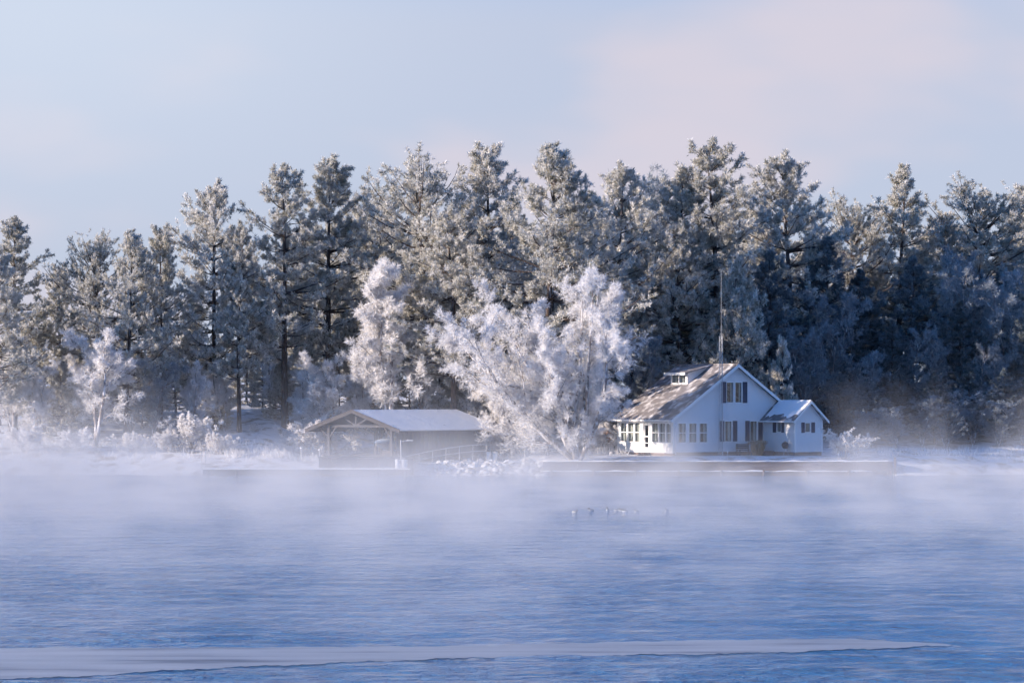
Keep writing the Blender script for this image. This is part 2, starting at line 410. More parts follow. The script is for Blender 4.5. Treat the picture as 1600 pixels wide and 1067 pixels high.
def ripple(x, y):
    """wind ripples with calm and ruffled patches; height in metres"""
    r = np.random.default_rng(404); h = np.zeros_like(x)
    for _ in range(56):
        lam = 0.42 * (7.0 ** r.random()); th = math.pi / 2 + r.normal(0, 0.5); ph = r.random() * 6.283
        kx, ky = math.cos(th) * 6.283 / lam, math.sin(th) * 6.283 / lam
        grp = 0.6 + 0.6 * np.sin(x * r.normal(0, .35) + y * r.normal(0, .25) + r.random() * 6.28)
        h += (SLOPE_W * lam / 6.283) * grp * np.sin(kx * x + ky * y + ph)
    patch = 0.5 + 0.5 * np.tanh(1.6 * (vnoise(x * .35, y, .16, 4) + .6 * vnoise(x * .5, y, .43, 6)))
    h *= 0.35 + 0.95 * patch
    h *= sstep(-31.5, -27, x) * (1 - sstep(27, 31.5, x)) * sstep(-153, -150, y) * (1 - sstep(-110, -62, y))
    tx, ty = np.array(top_e).T; bx, by = np.array(bot_e).T
    far, near = np.interp(x, tx, ty), np.interp(x, bx, by)
    inside = sstep(-.5, .35, np.minimum(y - near, far - y)) * (x < max(tx)) 
    return h * (1 - inside) - 0.0 * inside
SLOPE_W = 0.0115
wgx = np.unique(np.concatenate([[-9000, -3000, -1000, -400], np.arange(-200, 201, 20), np.arange(-32, 32.01, .24), [400, 1000, 3000, 9000]]))
wgy = np.unique(np.concatenate([[-9000, -3000, -1000, -400], np.arange(-200, 201, 20), np.arange(-154, -110, .13), np.arange(-110, -60, .22), [400, 1000, 3000, 9000]]))
wx_, wy_ = np.meshgrid(wgx, wgy); k_ = len(wgx)
wz_ = ripple(wx_, wy_); wz_[np.abs(wz_) > 1] = 0
ii, jj = np.meshgrid(np.arange(k_ - 1), np.arange(len(wgy) - 1)); a0 = (jj * k_ + ii).ravel()
water = link('lake_water', np_mesh('lake_water', np.stack([wx_, wy_, wz_], -1).reshape(-1, 3), [np.stack([a0, a0 + 1, a0 + k_ + 1, a0 + k_], -1)], M['water'], smooth=True), None)
water['kind'] = 'structure'
tag(ice, 'long thin grey sheet of new ice drifting on the blue water', 'ice')

# ------------------------------------------------------------------ tree growing
def norm(v): return v / np.maximum(np.linalg.norm(v, axis=-1, keepdims=True), 1e-9)
def tubes(pts, r, sides, off=0):
    """pts (N,K,3), r (N,K) -> verts, quads"""
    N, K, _ = pts.shape
    t = np.empty_like(pts); t[:, 1:-1] = pts[:, 2:] - pts[:, :-2]; t[:, 0] = pts[:, 1] - pts[:, 0]; t[:, -1] = pts[:, -1] - pts[:, -2]
    t = norm(t)
    ref = np.where(np.abs(t[..., 2:3]) < 0.9, np.array([0, 0, 1.0]), np.array([1.0, 0, 0]))
    a = norm(np.cross(t, ref)); b = np.cross(a, t)
    th = np.arange(sides) * 2 * np.pi / sides
    v = pts[:, :, None] + r[:, :, None, None] * (a[:, :, None] * np.cos(th)[:, None] + b[:, :, None] * np.sin(th)[:, None])
    base = (np.arange(N) * K * sides)[:, None, None] + (np.arange(K - 1) * sides)[None, :, None]
    i = np.arange(sides)[None, None]; j = (i + 1) % sides
    q = np.stack([base + i, base + j, base + sides + j, base + sides + i], -1).reshape(-1, 4) + off
    return v.reshape(-1, 3), q
def grow(pts, lens, n, smin, smax, a0, a1, ratio, K, trop, jit, rng, flat=1.0, taper=0.7):
    """n children on each parent polyline"""
    N, P, _ = pts.shape
    s = smin + (smax - smin) * (np.arange(n)[None] + rng.random((N, n))) / n
    f = s * (P - 1); i = np.minimum(f.astype(int), P - 2); w = (f - i)[..., None]
    ar = np.arange(N)[:, None]
    p = pts[ar, i] * (1 - w) + pts[ar, i + 1] * w
    t = norm(pts[ar, i + 1] - pts[ar, i])
    rv = rng.normal(size=(N, n, 3)); rv[..., 2] *= flat
    perp = norm(rv - (rv * t).sum(-1, keepdims=True) * t)
    ang = a0 + (a1 - a0) * rng.random((N, n, 1))
    d = norm(np.cos(ang) * t + np.sin(ang) * perp)
    L = lens[:, None] * ratio * (1.2 - taper * s) * (0.6 + 0.7 * rng.random((N, n)))
    p = p.reshape(-1, 3); d = d.reshape(-1, 3); L = L.reshape(-1)
    out = np.empty((len(p), K, 3)); out[:, 0] = p
    for k in range(1, K):
        d = norm(d + np.array([0, 0, trop]) + jit * rng.normal(size=d.shape))
        out[:, k] = out[:, k - 1] + d * (L / (K - 1))[:, None]
    return out, L
def blades(b, d, L, w, rng):
    N = len(b)
    side = norm(np.cross(d, rng.normal(size=d.shape))) * (w / 2)[:, None]
    m = b + d * (L * 0.45)[:, None]
    v = np.stack([b, m + side, b + d * L[:, None], m - side], 1).reshape(-1, 3)
    return v, np.arange(N * 4).reshape(-1, 4)

def make_pine(seed, H, Rr, base, nbr, crown='round', lean=0.5, tw=9, nb=20, bl=0.37, bw=0.056, droop=0.0, mat='needles', gap=0.5):
    rng = np.random.default_rng(seed)
    K = 18
    zt = np.linspace(0, 1, K)
    ph = rng.random(4) * 6.28
    tp = np.stack([lean * (zt ** 1.5 * np.cos(ph[0]) + 0.25 * np.sin(zt * 5 + ph[1])), lean * (zt ** 1.5 * np.sin(ph[0]) + 0.25 * np.sin(zt * 4 + ph[2])), zt * H], -1)
    tp[:, :2] -= tp[0, :2]
    tr = (0.0145 * H) * (1 - zt) ** 0.8 + 0.025
    tr[0] *= 1.3
    # limbs in loose whorls
    h = base + (0.985 - base) * (np.arange(nbr) + rng.random(nbr)) / nbr
    sp = 1.3 if H > 15 else 0.55
    h = np.round(h * H / sp) * sp / H + rng.normal(0, 0.004, nbr)
    h = np.clip(h, base * 0.9, 0.992)
    az = rng.random(nbr) * 6.283
    u = np.clip((h - base) / (1 - base), 0, 1)
    if crown == 'cone': prof = (1 - u) ** 0.9 * (0.75 + 0.25 * sstep(0, .12, u))
    elif crown == 'flat': prof = 0.55 + 0.45 * np.sin(np.clip(u * 1.15, 0, 1) * 3.0) - 0.25 * sstep(0.85, 1.0, u)
    else: prof = (1 - u ** 1.6) * 0.85 * (0.55 + 0.45 * sstep(0, .3, u)) + 0.12
    lobes = 1 + gap * np.sin(az * 2 + h * 23 + ph[3]) * np.sin(h * 31 + ph[1]) + 0.25 * np.sin(az * 3 + h * 9)
    L = 1.62 * Rr * prof * np.clip(lobes, 0.4, 1.5) * (0.65 + 0.5 * rng.random(nbr)) + 0.35
    el = np.interp(u, [0, 0.4, 0.75, 1.0], [-0.15 - droop, 0.0 - droop, 0.30, 1.05]) + rng.normal(0, 0.12, nbr)
    f = h * (K - 1); i = np.minimum(f.astype(int), K - 2); w = (f - i)[:, None]
    p0 = tp[i] * (1 - w) + tp[i + 1] * w
    d = np.stack([np.cos(az) * np.cos(el), np.sin(az) * np.cos(el), np.sin(el)], -1)
    KB = 7
    bp = np.empty((nbr, KB, 3)); bp[:, 0] = p0
    for k in range(1, KB):
        d = norm(d + np.array([0, 0, 0.09 + 0.0 * k]) + 0.07 * rng.normal(size=d.shape))
        bp[:, k] = bp[:, k - 1] + d * (L / (KB - 1))[:, None]
    rb = (0.012 + 0.011 * L)[:, None] * np.linspace(1, 0.25, KB)
    V, F = tubes(tp[None], tr[None], 9)
    v2, f2 = tubes(bp, rb, 4, len(V)); V = np.concatenate([V, v2]); F = np.concatenate([F, f2])
    # bare dead limbs below the crown
    nd = 12
    hd = rng.uniform(min(0.12, base * .6), base, nd); ad = rng.random(nd) * 6.283; Ld = rng.uniform(.5, 1.8, nd)
    pd = np.stack([np.interp(hd, zt, tp[:, 0]), np.interp(hd, zt, tp[:, 1]), hd * H], -1)
    dd = np.stack([np.cos(ad), np.sin(ad), rng.uniform(-.3, .25, nd)], -1)
    dp = pd[:, None] + dd[:, None] * (Ld[:, None] * np.linspace(0, 1, 4))[..., None] + rng.normal(0, .04, (nd, 4, 3)) * np.array([0, 1, 1, 1])[None, :, None]
    v2, f2 = tubes(dp, 0.02 * np.linspace(1, .4, 4)[None] * np.ones((nd, 1)), 3, len(V)); V = np.concatenate([V, v2]); F = np.concatenate([F, f2])
    trunk = np_mesh('trunk', V, [F], M['bark'], smooth=True)
    # twigs, mostly in the plane of the limb, then needle tufts
    sel = np.where(L > 0.5)[0]
    tp2, tl = grow(bp[sel], L[sel], tw, 0.28, 1.0, 0.5, 1.05, 0.34, 4, 0.09 - droop * .2, 0.10, rng, flat=0.14, taper=0.7)
    tl = np.maximum(tl, .3)
    tips = bp[:, -1]; tipd = norm(bp[:, -1] - bp[:, -2])
    nt = 5
    s = np.linspace(0.3, 1.0, nt)
    f = s * 3; i = np.minimum(f.astype(int), 2); w = (f - i)[None, :, None]
    tb = tp2[:, i] * (1 - w) + tp2[:, i + 1] * w
    td = norm(tp2[:, i + 1] - tp2[:, i])
    tb = tb.reshape(-1, 3); td = td.reshape(-1, 3)
    # drop some tufts on short twigs
    keep = rng.random(len(tb)) < np.clip(np.repeat(tl, nt) * .85 + .12, 0, .8)
    tb, td = tb[keep], td[keep]
    tb = np.concatenate([tb, tips, tp[-3:]]); td = np.concatenate([td, tipd, np.tile([0, 0, 1.0], (3, 1))])
    td = norm(td + np.array([0, 0, 0.65]) + 0.35 * rng.normal(size=td.shape))
    nT = len(tb)
    tf = np.clip(rng.normal(0.82, 0.25, nT), .15, 1.1)
    bb = np.repeat(tb, nb, 0) + rng.normal(0, 0.05, (nT * nb, 3))
    bd = norm(np.repeat(td, nb, 0) * 0.75 + rng.normal(size=(nT * nb, 3)) * 0.62)
    BL = bl * (0.6 + 0.6 * rng.random(nT * nb)); BW = bw * (0.6 + 0.7 * rng.random(nT * nb))
    v, q = blades(bb, bd, BL, BW, rng)
    fr = np.repeat(tf, nb) * (0.6 + 0.5 * rng.random(nT * nb))
    fr = np.stack([fr * 0.35, fr, fr, fr], -1).ravel()
    crownm = np_mesh('crown', v, [q], M[mat], frost=fr)
    return dict(H=float(np.percentile(v[:, 2], 99.97)), R=Rr, trunk=trunk, crown=crownm)

def make_bare(seed, H, nst, spread, n1=8, n2=8, n3=8, n4=7, droop=0.0, rat=(0.42, 0.42, 0.40), start=0.25, mat='twig', bark='bark_pale', r0=0.16, tl=0.38, twd=0.036, dirs=None, single=False, stop=1.0):
    rng = np.random.default_rng(seed)
    dirs_given = dirs is not None
    if dirs is None:
        az = np.arange(nst) * 2.4 + rng.random(nst); ti = spread * (0.25 + 0.75 * rng.random(nst))
        if single: ti = ti * 0 + spread * rng.random(nst)
        dirs = np.stack([np.cos(az) * np.sin(ti), np.sin(az) * np.sin(ti), np.cos(ti)], -1)
    else:
        dirs = norm(np.array(dirs, float)); nst = len(dirs)
    L0 = H * (0.74 + 0.2 * rng.random(nst)) * (1.0 if dirs_given else 1 / np.maximum(dirs[:, 2], .72))
    L0[np.argmax(dirs[:, 2])] = H * 0.9
    K = 10
    p = np.empty((nst, K, 3)); p[:, 0] = dirs * 0.2 * np.array([1, 1, 0]); d = dirs.copy()
    for k in range(1, K):
        d = norm(d + np.array([0, 0, 0.03]) + 0.07 * rng.normal(size=d.shape)); p[:, k] = p[:, k - 1] + d * (L0 / (K - 1))[:, None]
    V, F = tubes(p, r0 * (0.6 + .5 * rng.random(nst))[:, None] * (np.linspace(1, 0.12, K) ** 0.9)[None], 7)
    p1, l1 = grow(p, L0, n1, start, stop, 0.45, 0.95, rat[0], 7, droop + 0.04, 0.10, rng)
    v, f = tubes(p1, (0.010 + 0.012 * l1)[:, None] * np.linspace(1, .25, 7)[None], 4, len(V)); V = np.concatenate([V, v]); F = np.concatenate([F, f])
    p2, l2 = grow(p1, l1, n2, 0.15, 1.0, 0.45, 1.0, rat[1], 5, droop, 0.13, rng)
    trunk = np_mesh('trunk', V, [F], M[bark], smooth=True)
    p3, l3 = grow(p2, l2, n3, 0.12, 1.0, 0.45, 1.1, rat[2], 4, droop, 0.16, rng)
    l3 = np.maximum(l3, .2)
    C, Fq = tubes(p2, (0.012 + 0.008 * l2)[:, None] * np.linspace(1, .5, 5)[None], 3)
    v, f = tubes(p3, np.full((len(p3), 4), 0.013) * np.linspace(1.1, .6, 4)[None], 3, len(C)); C = np.concatenate([C, v]); Fq = np.concatenate([Fq, f])
    nf = len(C)
    fr0 = np.clip(rng.normal(.8, .15, nf), .3, 1)
    s = (np.arange(n4) + rng.random((len(p3), n4))) / n4
    fq = s * 3; i = np.minimum(fq.astype(int), 2); w = (fq - i)[..., None]; ar = np.arange(len(p3))[:, None]
    b = (p3[ar, i] * (1 - w) + p3[ar, i + 1] * w).reshape(-1, 3)
    t = norm(p3[ar, i + 1] - p3[ar, i]).reshape(-1, 3)
    bd = norm(t + 0.75 * rng.normal(size=t.shape) + np.array([0, 0, droop]))
    BL = tl * (0.5 + 0.8 * rng.random(len(b))); BW = twd * (0.6 + .8 * rng.random(len(b)))
    v, q = blades(b, bd, BL, BW, rng)
    fr = np.clip(np.repeat(rng.normal(.85, .15, len(b)), 4), .2, 1.1)
    C = np.concatenate([C, v]); Fq = np.concatenate([Fq, q + nf])
    cm = np_mesh('crown', C, [Fq], M[mat], frost=np.concatenate([fr0, fr]))
    zmax = C[:, 2].max()
    return dict(H=float(zmax), R=float(np.percentile(np.abs(C[:, 0]), 99)), trunk=trunk, crown=cm)

PROTO = {
    'p0': make_pine(11, 22, 4.0, 0.22, 150, 'round', 0.7),
    'p1': make_pine(12, 23, 3.7, 0.26, 145, 'round', 0.5, gap=0.65),
    'p2': make_pine(13, 22, 4.2, 0.30, 135, 'flat', 0.9, gap=0.6),
    'p3': make_pine(14, 24, 3.6, 0.28, 130, 'round', 1.0, gap=0.8),
    'p4': make_pine(15, 23, 4.7, 0.18, 170, 'round', 0.8, gap=0.45),
    'p5': make_pine(16, 20, 3.6, 0.12, 130, 'cone', 0.3, gap=0.4),
    'p6': make_pine(17, 9, 2.6, 0.06, 85, 'cone', 0.1, gap=0.3, bl=.30),
    'p7': make_pine(18, 4.2, 0.85, 0.05, 50, 'cone', 0.1, gap=0.2, tw=6, bl=.22, bw=.06),
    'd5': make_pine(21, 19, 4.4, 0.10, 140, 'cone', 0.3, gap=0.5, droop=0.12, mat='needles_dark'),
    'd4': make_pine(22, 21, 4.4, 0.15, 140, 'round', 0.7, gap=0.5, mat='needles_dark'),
    'b_big': make_bare(31, 14.3, 7, 0.6, n1=13, n2=10, n3=10, n4=9, rat=(0.33, 0.42, 0.44), start=0.14, r0=0.24, tl=.40, twd=.027,
                       dirs=[(-.50, -.15, .95), (-.28, .1, 1), (.03, -.25, 1.0), (.28, -.12, 1.0), (-.80, -.05, .72), (.42, -.42, .9), (-.2, -.6, .85), (.14, .05, .9), (-.72, -.35, .60)]),
    'b_birch': make_bare(32, 12.5, 2, 0.05, n1=26, n2=9, n3=9, n4=9, droop=-0.07, rat=(0.20, 0.42, 0.5), start=0.2, r0=0.17, single=True),
    'b_mid': make_bare(33, 10, 3, 0.35, n1=12, n2=9, n3=9, n4=8, rat=(0.34, 0.42, 0.44), start=0.25, r0=0.16),
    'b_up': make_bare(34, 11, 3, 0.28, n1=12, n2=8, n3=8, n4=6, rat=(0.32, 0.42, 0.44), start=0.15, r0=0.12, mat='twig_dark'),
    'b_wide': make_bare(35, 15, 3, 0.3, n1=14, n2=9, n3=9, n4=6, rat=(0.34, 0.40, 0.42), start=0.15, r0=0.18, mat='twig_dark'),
    'b_bush': make_bare(36, 2.4, 16, 0.95, n1=6, n2=5, n3=4, n4=4, rat=(0.36, 0.45, 0.5), start=0.25, r0=0.022, tl=0.14, twd=0.035),
    'b_shrub': make_bare(37, 3.2, 12, 0.85, n1=7, n2=6, n3=6, n4=5, rat=(0.36, 0.45, 0.5), start=0.2, r0=0.03, tl=0.2, twd=0.045),
}
def tree(kind, px, ytop, y, label, cat='tree', name=None, ws=1.0, rz=None, group=None, ybase=None, lean=(0, 0)):
    P = PROTO[kind]
    x = X_at(px, y); z0 = gz(x, y) - 0.12
    h = Z_at(ytop, y) - z0
    s = h / P['H']
    name = name or ('pine_tree' if kind[0] in 'pd' else 'frosted_tree')
    t = thing(name, label, cat, (x, y, z0), (rz if rz is not None else (px * 0.713 + y) % 6.283), group)
    t.rotation_euler[0] = lean[0]; t.rotation_euler[1] = lean[1]
    t.scale = (s * ws, s * ws, s)
    for part in ('trunk', 'crown'):
        o = bpy.data.objects.new(part, P[part]); COL.objects.link(o); o.parent = t
    return t

TALL = 'tall frosted pines of the wood'
T = [
 # left wing
 ('p0', -12, 388, 9, 'dense frosted pine cut by the left edge of the picture', 1.0),
 ('p3', 22, 338, 18, 'frosted pine with a leaning ragged top near the left edge', 1.0),
 ('p1', 92, 410, 22, 'low-topped frosted pine in the gap right of the leftmost pines', .9),
 ('p2', 152, 356, 19, 'frosted pine forming the left shoulder of the broad left clump', .85),
 ('p4', 196, 358, 13, 'frosted pine with a straight dark trunk in the left clump', .8),
 ('p1', 250, 349, 16, 'frosted pine on the right side of the left clump, with leaning trunks below', .85),
 ('p0', 336, 279, 19, 'tall round-topped frosted pine standing free left of the boathouse', .85),
 ('p3', 374, 345, 17, 'slim frosted pine with a bare dark trunk beside the round-topped pine', .75),
 ('p3', 446, 256, 20, 'tall slim frosted pine with a ball-shaped top and leaning trunk', .95),
 ('p1', 512, 243, 23, 'tall layered frosted pine behind the left end of the boathouse', .95),
 ('p2', 582, 273, 32, 'half-hidden frosted pine between the layered pine and the flat-topped pine', 1.0),
 ('p2', 656, 234, 21, 'tall flat-topped frosted pine above the boathouse roof', 1.0),
 ('p3', 707, 320, 15, 'frosted pine with a forked dark trunk behind the boathouse ridge', 1.0),
 ('p1', 764, 222, 23, 'tall pointed frosted pine left of the biggest pine', 1.0),
 ('p4', 848, 222, 13, 'biggest frosted pine, sunlit and spreading, above the white spreading tree', 1.0),
 ('p0', 960, 254, 24, 'frosted pine directly right of the biggest pine', .9),
 ('p1', 1062, 262, 26, 'pale frosted pine on the skyline left of the forked-top pine', 1.0),
 ('p4', 1060, 345, 23, 'lower sunlit frosted pine just behind the white house roof', .8),
 ('p3', 1116, 216, 25, 'tall frosted pine with a forked ragged top above the white house', 1.05),
 ('p0', 1238, 234, 30, 'tall broad frosted pine with shaded lower half right of the house ridge', 1.0),
 ('p6', 1150, 402, 19.5, 'young bushy frosted pine right behind the house ridge', .62),
 ('p7', 1222, 524, 17, 'small slender sunlit pine sapling behind the house annex', .42),
 ('p2', 1336, 300, 38, 'frosted pine with a low flat top on the right skyline', .9),
 ('p3', 1410, 257, 37, 'pine with a lollipop-shaped top on the right skyline', 1.05),
 ('p2', 1536, 276, 40, 'broad flat frosted pine on the skyline near the right edge', 1.15),
 ('p1', 1606, 286, 42, 'frosted pine cut by the right edge of the picture', 1.1),
 ('p1', 1478, 330, 41, 'low frosted pine between the lollipop pine and the broad flat pine', 1.0),
 # shaded right wing
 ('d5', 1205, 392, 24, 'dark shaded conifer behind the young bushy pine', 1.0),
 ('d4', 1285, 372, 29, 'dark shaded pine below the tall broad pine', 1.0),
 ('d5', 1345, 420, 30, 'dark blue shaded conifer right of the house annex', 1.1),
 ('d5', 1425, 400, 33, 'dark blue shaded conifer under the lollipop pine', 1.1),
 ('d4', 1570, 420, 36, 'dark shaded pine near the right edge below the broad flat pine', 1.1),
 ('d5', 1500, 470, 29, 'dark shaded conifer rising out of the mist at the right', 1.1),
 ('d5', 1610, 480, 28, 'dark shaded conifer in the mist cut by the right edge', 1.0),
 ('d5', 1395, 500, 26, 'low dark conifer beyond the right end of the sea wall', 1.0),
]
SHORT = ['dense left-edge pine', 'leaning ragged-topped pine', 'low-topped pine at left', 'left shoulder pine', 'straight-trunked pine at left', 'right side of the left clump',
 'round-topped pine', 'slim bare-trunked pine', 'ball-topped pine', 'tall layered pine', 'half-hidden pine', 'flat-topped pine above the boathouse', 'fork-trunked pine', 'tall pointed pine', 'biggest sunlit pine',
 'pine right of the biggest pine', 'pale skyline pine', 'lower sunlit pine behind the house', 'forked-top pine above the house', 'broad pine right of the house ridge', 'young bushy pine behind the house', 'slender sunlit sapling',
 'low flat-topped pine at right', 'lollipop-topped pine', 'broad flat pine at right', 'right-edge pine', 'low pine beside the lollipop pine', 'dark conifer behind the young pine', 'dark pine below the broad pine', 'dark conifer right of the annex',
 'dark conifer under the lollipop pine', 'dark pine near the right edge', 'dark conifer in the mist', 'dark right-edge conifer', 'low dark conifer beyond the sea wall']
_used = set()
def near_label(what, px):
    """what + where it stands, named after the nearest tree of the front rows"""
    order = sorted(range(len(T)), key=lambda q: abs(T[q][1] - px))
    for q in order:
        d = px - T[q][1]
        w = 'straight behind' if abs(d) < 14 else ('just right of' if d > 0 else 'just left of') if abs(d) < 60 else ('well right of' if d > 0 else 'well left of')
        lab = '%s %s the %s' % (what, w, SHORT[q])
        if lab not in _used:
            _used.add(lab); return lab
for k, (kd, px, yt, y, lab, ws) in enumerate(T):
    tree(kd, px, yt, y, lab, 'pine', ws=ws, group=TALL)
for k, (px, yt, y) in enumerate([(395, 400, 40), (455, 360, 44), (545, 350, 46), (615, 330, 44), (690, 320, 42), (735, 330, 50), (800, 300, 40), (900, 320, 34), (930, 300, 46),
        (1000, 320, 38), (1040, 310, 50), (1110, 330, 40), (1165, 330, 46), (1200, 340, 40), (1290, 350, 46), (1365, 370, 52), (1450, 360, 54), (1500, 350, 56), (1580, 340, 58), (1640, 350, 50),
        (860, 420, 24), (985, 440, 22), (660, 450, 36), (560, 470, 34), (770, 440, 32), (470, 480, 36)]):
    tree(('p5', 'p0', 'p4')[k % 3], px, yt, y, near_label('back-row frosted pine', px), 'pine', group='back row of the pine wood')

for k, (px, yt, y) in enumerate([(70, 545, 18), (115, 535, 22), (175, 540, 23), (222, 550, 19), (275, 530, 24), (322, 545, 22), (410, 545, 26), (440, 560, 23), (480, 530, 26), (530, 520, 25), (580, 510, 27),
        (640, 520, 25), (685, 530, 23), (730, 535, 24), (790, 530, 22), (930, 520, 22), (1010, 535, 23), (1040, 500, 27), (0, 540, 20), (360, 570, 30), (150, 510, 32), (250, 510, 34), (40, 510, 32), (300, 500, 36), (385, 520, 36), (95, 560, 14), (345, 600, 19)]):
    tree(('p5', 'p6')[k % 2], px, yt, y, near_label('young frosted undergrowth conifer', px), 'conifer', name='young_conifer', group='young conifers of the undergrowth', ws=(1.15, .8)[k % 2])
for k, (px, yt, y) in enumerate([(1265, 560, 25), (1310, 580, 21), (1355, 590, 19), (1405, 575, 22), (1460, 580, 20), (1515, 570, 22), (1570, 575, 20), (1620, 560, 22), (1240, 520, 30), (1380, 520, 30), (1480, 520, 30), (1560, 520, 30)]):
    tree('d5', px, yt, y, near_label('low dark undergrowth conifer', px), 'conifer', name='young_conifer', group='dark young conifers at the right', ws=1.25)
F = [
 ('b_big', 902, 408, 1.4, 'big spreading white frosted tree with many stems on the shore beside the house', 1.0, 0.0),
 ('b_birch', 607, 397, 15, 'narrow white frosted tree with drooping twigs above the boathouse', 1.0, None),
 ('b_mid', 512, 545, 15, 'white frosted tree just left of the boathouse peak', 1.1, None),
 ('b_mid', 655, 500, 18, 'thin frosted tree right of the drooping white tree', .8, None),
 ('b_mid', 735, 520, 17, 'frosted tree behind the far end of the boathouse roof', .9, None),
 ('b_mid', 150, 508, 8, 'white frosted bare tree at the front of the left clump', 1.2, None),
 ('b_mid', 20, 545, 15, 'frosted bare tree below the leaning ragged-topped pine at left', 1.1, None),
 ('b_mid', 110, 550, 17, 'frosted bare tree second from the left behind the white bare tree', 1.1, None),
 ('b_mid', 205, 540, 18, 'frosted bare tree between the two straight trunks of the left clump', 1.1, None),
 ('b_mid', 350, 560, 18, 'frosted bare tree right of the round-topped pine trunk', 1.0, None),
 ('b_mid', 470, 575, 18, 'low frosted bare tree left of the tall layered pine trunk', 1.1, None),
 ('b_mid', 570, 560, 19, 'frosted bare tree left of the drooping white tree', 1.0, None),
 ('b_mid', 780, 545, 14, 'frosted bare tree behind the left half of the big white tree', 1.0, None),
 ('b_mid', 62, 560, 11, 'frosted bare tree near the left edge above the mist', 1.0, None),
 ('b_up', 240, 560, 12, 'grey frosted bare tree between the leaning trunks at left', 1.1, None),
 ('b_mid', 300, 560, 14, 'frosted bare tree left of the round-topped pine trunk', .9, None),
 ('b_mid', 425, 540, 24, 'frosted bare tree deep between the pines left of the boathouse', 1.0, None),
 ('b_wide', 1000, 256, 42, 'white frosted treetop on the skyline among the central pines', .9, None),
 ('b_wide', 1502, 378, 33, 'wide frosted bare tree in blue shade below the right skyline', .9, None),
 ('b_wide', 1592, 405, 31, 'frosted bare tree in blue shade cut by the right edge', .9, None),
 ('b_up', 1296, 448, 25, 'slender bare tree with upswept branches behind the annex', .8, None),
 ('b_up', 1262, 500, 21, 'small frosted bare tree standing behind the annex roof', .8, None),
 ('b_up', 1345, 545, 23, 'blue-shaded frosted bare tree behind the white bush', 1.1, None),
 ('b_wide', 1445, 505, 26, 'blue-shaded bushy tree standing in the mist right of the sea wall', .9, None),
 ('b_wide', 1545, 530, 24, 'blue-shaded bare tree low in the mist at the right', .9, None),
 ('b_up', 1000, 520, 18, 'frosted bare tree close to the left end of the house roof', .9, None),
]
for kd, px, yt, y, lab, ws, rz in F:
    tree(kd, px, yt, y, lab, 'tree', ws=ws, rz=rz, group='frosted bare trees')
for px, yt, y, lab in [(1402, 632, 16, 'dark bare shrub at the right end of the sea wall'), (1440, 615, 18, 'dark bare shrub second beyond the sea wall end'), (1478, 625, 17, 'dark bare shrub on the right bank below the misty conifer'),
        (1520, 605, 19, 'tallest dark bare shrub on the right bank in the mist'), (1560, 622, 18, 'dark bare shrub second from the right edge on the bank'), (1598, 610, 19, 'dark bare shrub at the right edge on the bank'), (1360, 640, 16, 'dark bare shrub behind the white bush')]:
    tree('b_up', px, yt, y, lab, 'shrub', name='bare_shrub', ws=1.5, group='dark shrubs on the right bank')
tree('b_bush', 1320, 664, 1.9, 'round white frosted bush right of the house annex', 'bush', name='frosted_bush', ws=1.1)
for px, yt, y, ws, lab in [(300, 640, 7, 1.0, 'tallest frosted shrub on the bank left of the dock'), (338, 672, 5, 1.2, 'frosted shrub at the left end of the dock'),
        (262, 668, 6, 1.2, 'frosted shrub second from the left end of the dock'), (205, 672, 6, 1.2, 'frosted shrub below the left clump of pines'),
        (120, 665, 6, 1.2, 'frosted shrub under the white bare tree at left'), (40, 660, 6, 1.3, 'frosted shrub near the left edge of the shore'),
        (500, 645, 12, 1.3, 'frosted shrub against the left end of the boathouse'), (400, 660, 17, 1.2, 'frosted shrub on the snowy slope between the trunks'),
        (760, 655, 11, 1.3, 'frosted shrub right of the far end of the boathouse'), (820, 640, 9, 1.4, 'frosted shrub under the left side of the big white tree'),
        (930, 655, 13, 1.3, 'frosted shrub left of the house porch')]:
    tree('b_shrub', px, yt, y, lab, 'shrub', name='frosted_shrub', ws=ws, group='frosted shrubs along the shore')
#@@PART2
# ------------------------------------------------------------------ house
TH = R(32)
HX, HY, HZ = 12.3, 5.0, 1.33
CT, ST = math.cos(TH), math.sin(TH)
HW, HL, EAVE, RIDGE = 11.8, 7.5, 2.78, 7.07
SLOPE = (RIDGE - EAVE) / (HW / 2 + 0.45)
def roof_h(x): return EAVE + SLOPE * (min(x, HW - x) + 0.45)
def hu(px):
    k = (px - 800) / FPX; return (k * 205 - HX) / (CT - ST * k)
def hv(px):
    k = (px - 800) / FPX; return (HX - k * 205) / (ST + CT * k)
house = thing('house', 'white clapboard house with gable front, dormer and annex on the snowy shore', 'house', (HX, HY, HZ), TH)

